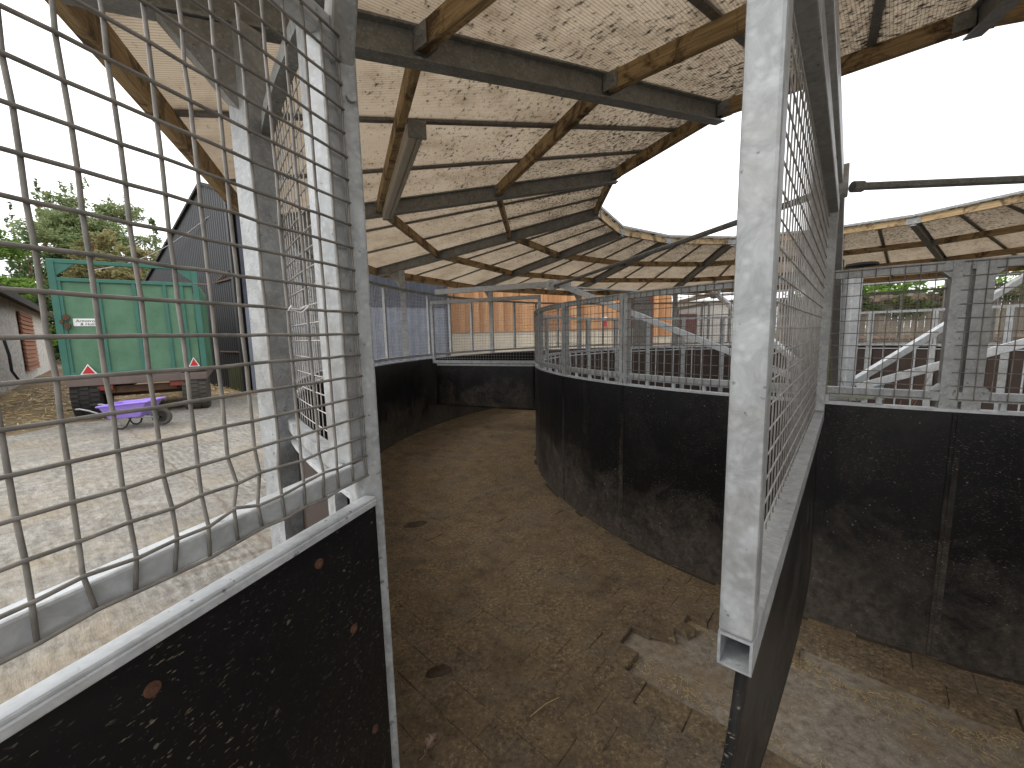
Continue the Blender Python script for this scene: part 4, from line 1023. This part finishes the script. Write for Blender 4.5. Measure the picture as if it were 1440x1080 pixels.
iv = crown_mesh('ivy', mat_leaf('ivy_leaves', (.045, .075, .025), (.10, .14, .05), (.08, .09, .03)), [(1.0 + i * 1.5, -.1, 2.2 - .16 * (i % 3), .9, .08, .34) for i in range(7)], 4200, .07, 77)
o = bpy.data.objects.new('ivy', iv); COL.objects.link(o); o.location = fe.location; o.rotation_euler = fe.rotation_euler; tag(o, 'ivy growing along the top of the weathered board fence', 'ivy')

# ------------------------------------------------------------------ small things
# wire crossing the yard
b = MB(); P = []
for i in range(13):
    f = i / 12; P.append((-15 + 9.5 * f, 15 - 5.5 * f, 4.25 + 1.05 * f - .5 * math.sin(math.pi * f)))
b.tube(P, .012, 5); tag(b.build('overhead_cable', GALV, smooth=True), 'thin pale cable strung from the trees to the black barn', 'cable')
# dry oak leaf
def leaf_mesh(L, W):
    b = MB(); n = 18; out = []
    for i in range(n + 1):
        f = i / n; w_ = W * math.sin(math.pi * min(1, f * .95 + .03)) ** .8 * (.72 + .38 * math.cos(f * 6 * math.pi)); out.append((f * L, w_))
    for i, (x, w_) in enumerate(out):
        z = .012 * math.sin(x / L * 3.0) ; b.v += [(x, -w_, z + .012 + .006 * math.sin(i * 1.3)), (x, 0, z), (x, w_, z + .010 + .006 * math.cos(i * 1.7))]
    o = len(b.v); b.v += [(x, y, z + .0015) for x, y, z in b.v[:o]]
    for i in range(n):
        a = i * 3
        for k in (0, 1): b.f += [(a + k, a + k + 1, a + k + 4, a + k + 3), (o + a + k, o + a + k + 3, o + a + k + 4, o + a + k + 1)]
    b.tube([(-.03, 0, .006), (0, 0, .001)], .0016, 5)
    return b
o = leaf_mesh(.085, .026).build('dry_leaf', LEAFDRY, loc=(-.365, 1.37, .005), rz=R_(62)); tag(o, 'curled pinkish-brown dry oak leaf on the paving beside the gate post', 'leaf')
def stalk(name, p0, p1, r_, label):
    p0, p1 = Vector(p0), Vector(p1); b = MB(); m_ = (p0 + p1) / 2 + Vector((.008, .01, .006)); b.tube([p0 - p0, (p0 * .6 + m_ * .9 + p1 * 0) / 1.5 - p0, m_ - p0, p1 - p0], r_, 5)
    o = b.build(name, STRAW, loc=p0); tag(o, label, 'straw stalk'); return o
stalk('straw_stalk', (.045, 1.515, .006), (.175, 1.60, .008), .0018, 'long pale straw stalk lying on the paving in the middle of the track')
def loose(loc, rz, tilt, label, w1=.15, w2=.13):
    b = MB(); hw_, hl_ = w2 / 2, w1 / 2; out = [(-hw_, -hl_), (-hw_ * .3, -hl_ * .93), (hw_ * .4, -hl_), (hw_, -hl_ * .9), (hw_ * .93, hl_ * .2), (hw_, hl_), (hw_ * .2, hl_ * .94), (-hw_, hl_), (-hw_ * .95, 0)]
    n_ = len(out); b.v = [(x, y, 0) for x, y in out] + [(x, y, .026) for x, y in out] + [(x * .93, y * .93, .034) for x, y in out]
    for k in range(2):
        for i in range(n_): j = (i + 1) % n_; b.f.append((k * n_ + i, k * n_ + j, k * n_ + n_ + j, k * n_ + n_ + i))
    b.f += [tuple(range(n_ - 1, -1, -1)), tuple(range(2 * n_, 3 * n_))]
    o = b.build('loose_paver', PAVER, loc=loc, rz=rz); o.rotation_euler.x = tilt; tag(o, label, 'paver')
loose((.775, 2.02, -.027), R_(70), .10, 'loose broken rubber paver at the edge of the worn hole, nearer the paving')
loose((.905, 2.03, -.029), R_(25), -.12, 'small loose paver fragment in the worn hole, closer to the hanging flap', .13, .075)
# droppings trodden on the paving
def dung(name, loc, s, seed, label):
    b = MB(); rnd = random.Random(seed); n = 26; rings = 5
    b.v.append((0, 0, .010 * s / .1))
    for k in range(1, rings + 1):
        for i in range(n):
            a = 2 * math.pi * i / n; rad = s * k / rings * (1 + .3 * mnoise.noise((math.cos(a) * 2 + seed, math.sin(a) * 2, k * .25)))
            h_ = .016 * (1 - (k / rings) ** 2) * (1 + 1.2 * mnoise.noise((math.cos(a) * k * 1.7, math.sin(a) * k * 1.7, seed + 4)))
            b.v.append((rad * math.cos(a) * 1.5, rad * math.sin(a) * .75, max(h_, -.003) + (.0 if k < rings else -.006)))
    for i in range(n): b.f.append((0, 1 + i, 1 + (i + 1) % n))
    for k in range(rings - 1):
        for i in range(n):
            j = (i + 1) % n; a = 1 + k * n; b.f.append((a + i, a + n + i, a + n + j, a + j))
    o = b.build(name, DUNG, loc=loc, rz=R_(20), smooth=True); tag(o, label, 'droppings')
dung('dung_patch', (-.385, 1.76, .003), .045, 1, 'small dark patch of trodden droppings near the foot of the gate post')
dung('dung_patch', (-.86, 3.30, .003), .07, 2, 'dark trodden droppings further along beside the left outer wall')
# plank and blue box left on the inner wall ledge, and dead stems behind
q = cyl = wpol(R_IN - .16, 229.2, 1.245)
b = MB(); b.box((0, 0, 0), (.62, .14, .014)); o = b.build('plank', BOARDP, loc=tuple(q), rz=R_(-43), bevel=.003); tag(o, 'pale greenish plank lying on the inner wall behind the nearest divider', 'plank')
b = MB(); b.box((0, 0, 0), (.16, .12, .09)); b.box((0, 0, .055), (.175, .135, .02)); o = b.build('plastic_box', BLUEP, loc=(CX + .36, CY - .12, .865), rz=R_(15), bevel=.008); tag(o, 'small pale blue plastic box at the foot of the central column', 'box')
b = MB(); rnd = random.Random(4)
for i in range(16):
    a = rnd.uniform(0, 6.28); L = rnd.uniform(.5, 1.25); x0, y0 = rnd.uniform(-.25, .25), rnd.uniform(-.25, .25)
    b.tube([(x0, y0, 0), (x0 + math.cos(a) * .08, y0 + math.sin(a) * .08, L * .5), (x0 + math.cos(a) * .26, y0 + math.sin(a) * .26, L)], [.006, .005, .002], 5)
o = b.build('dead_stems', BARK, loc=(CX - .15, CY - .8, 0)); tag(o, 'dead weed stems growing in the middle of the walker', 'weeds')
# scattered bedding on the track: countless
b = MB(); rnd = random.Random(21)
def bit(x, y, z, L, w_):
    a = rnd.uniform(0, 6.28); d = Vector((math.cos(a), math.sin(a), rnd.gauss(0, .12))); s = Vector((-d.y, d.x, rnd.gauss(0, .4))).normalized(); p_ = Vector((x, y, z))
    b.add([p_ - d * L / 2 - s * w_ / 2, p_ + d * L / 2 - s * w_ / 2, p_ + d * L / 2 + s * w_ / 2, p_ - d * L / 2 + s * w_ / 2], [(0, 1, 2, 3)])
cnt = 0
while cnt < 10000:
    a = rnd.uniform(165, 246); r_ = rnd.uniform(3.69, 5.84); q = wpol(r_, a)
    d = mnoise.noise((q.x * 1.6, q.y * 1.6, 5)) + .5 * mnoise.noise((q.x * 5, q.y * 5, 8))
    if rnd.random() > .25 + 1.3 * max(0, d): continue
    bit(q.x, q.y, rnd.uniform(.0035, .007) - (.031 if in_gap(q.x, q.y) else 0), rnd.uniform(.003, .013), rnd.uniform(.0007, .002)); cnt += 1
for k in range(2600):
    a = rnd.uniform(221.5, 246); lo = 4.02 + .04 * math.sin(a * 1.3); r_ = lo + abs(rnd.gauss(0, .07)) if rnd.random() < .7 else 4.6 - abs(rnd.gauss(0, .06)); q = wpol(r_, a)
    if in_gap(q.x, q.y): bit(q.x, q.y, -.028 + rnd.uniform(0, .012), rnd.uniform(.006, .03), rnd.uniform(.001, .0028))
tag(b.build('straw_litter', STRAW), 'scattered bits of straw and shavings trodden over the track floor', 'straw', kind='stuff')
# loose earth and straw round the trailer
b = MB(); rnd = random.Random(31)
for k in range(5200):
    x = rnd.uniform(-13, -4.6); y = rnd.uniform(5.2, 11.5); 
    e_x = -7.3 + max(0, (y - 6.3)) * .22
    if x > e_x + rnd.gauss(.1, .35): continue
    bit(x, y, ground_z(x, y) + rnd.uniform(.0, .035), rnd.uniform(.04, .17), rnd.uniform(.006, .02))
tag(b.build('muck_straw', STRAW), 'old straw trodden into the earth around the trailer', 'straw', kind='stuff')
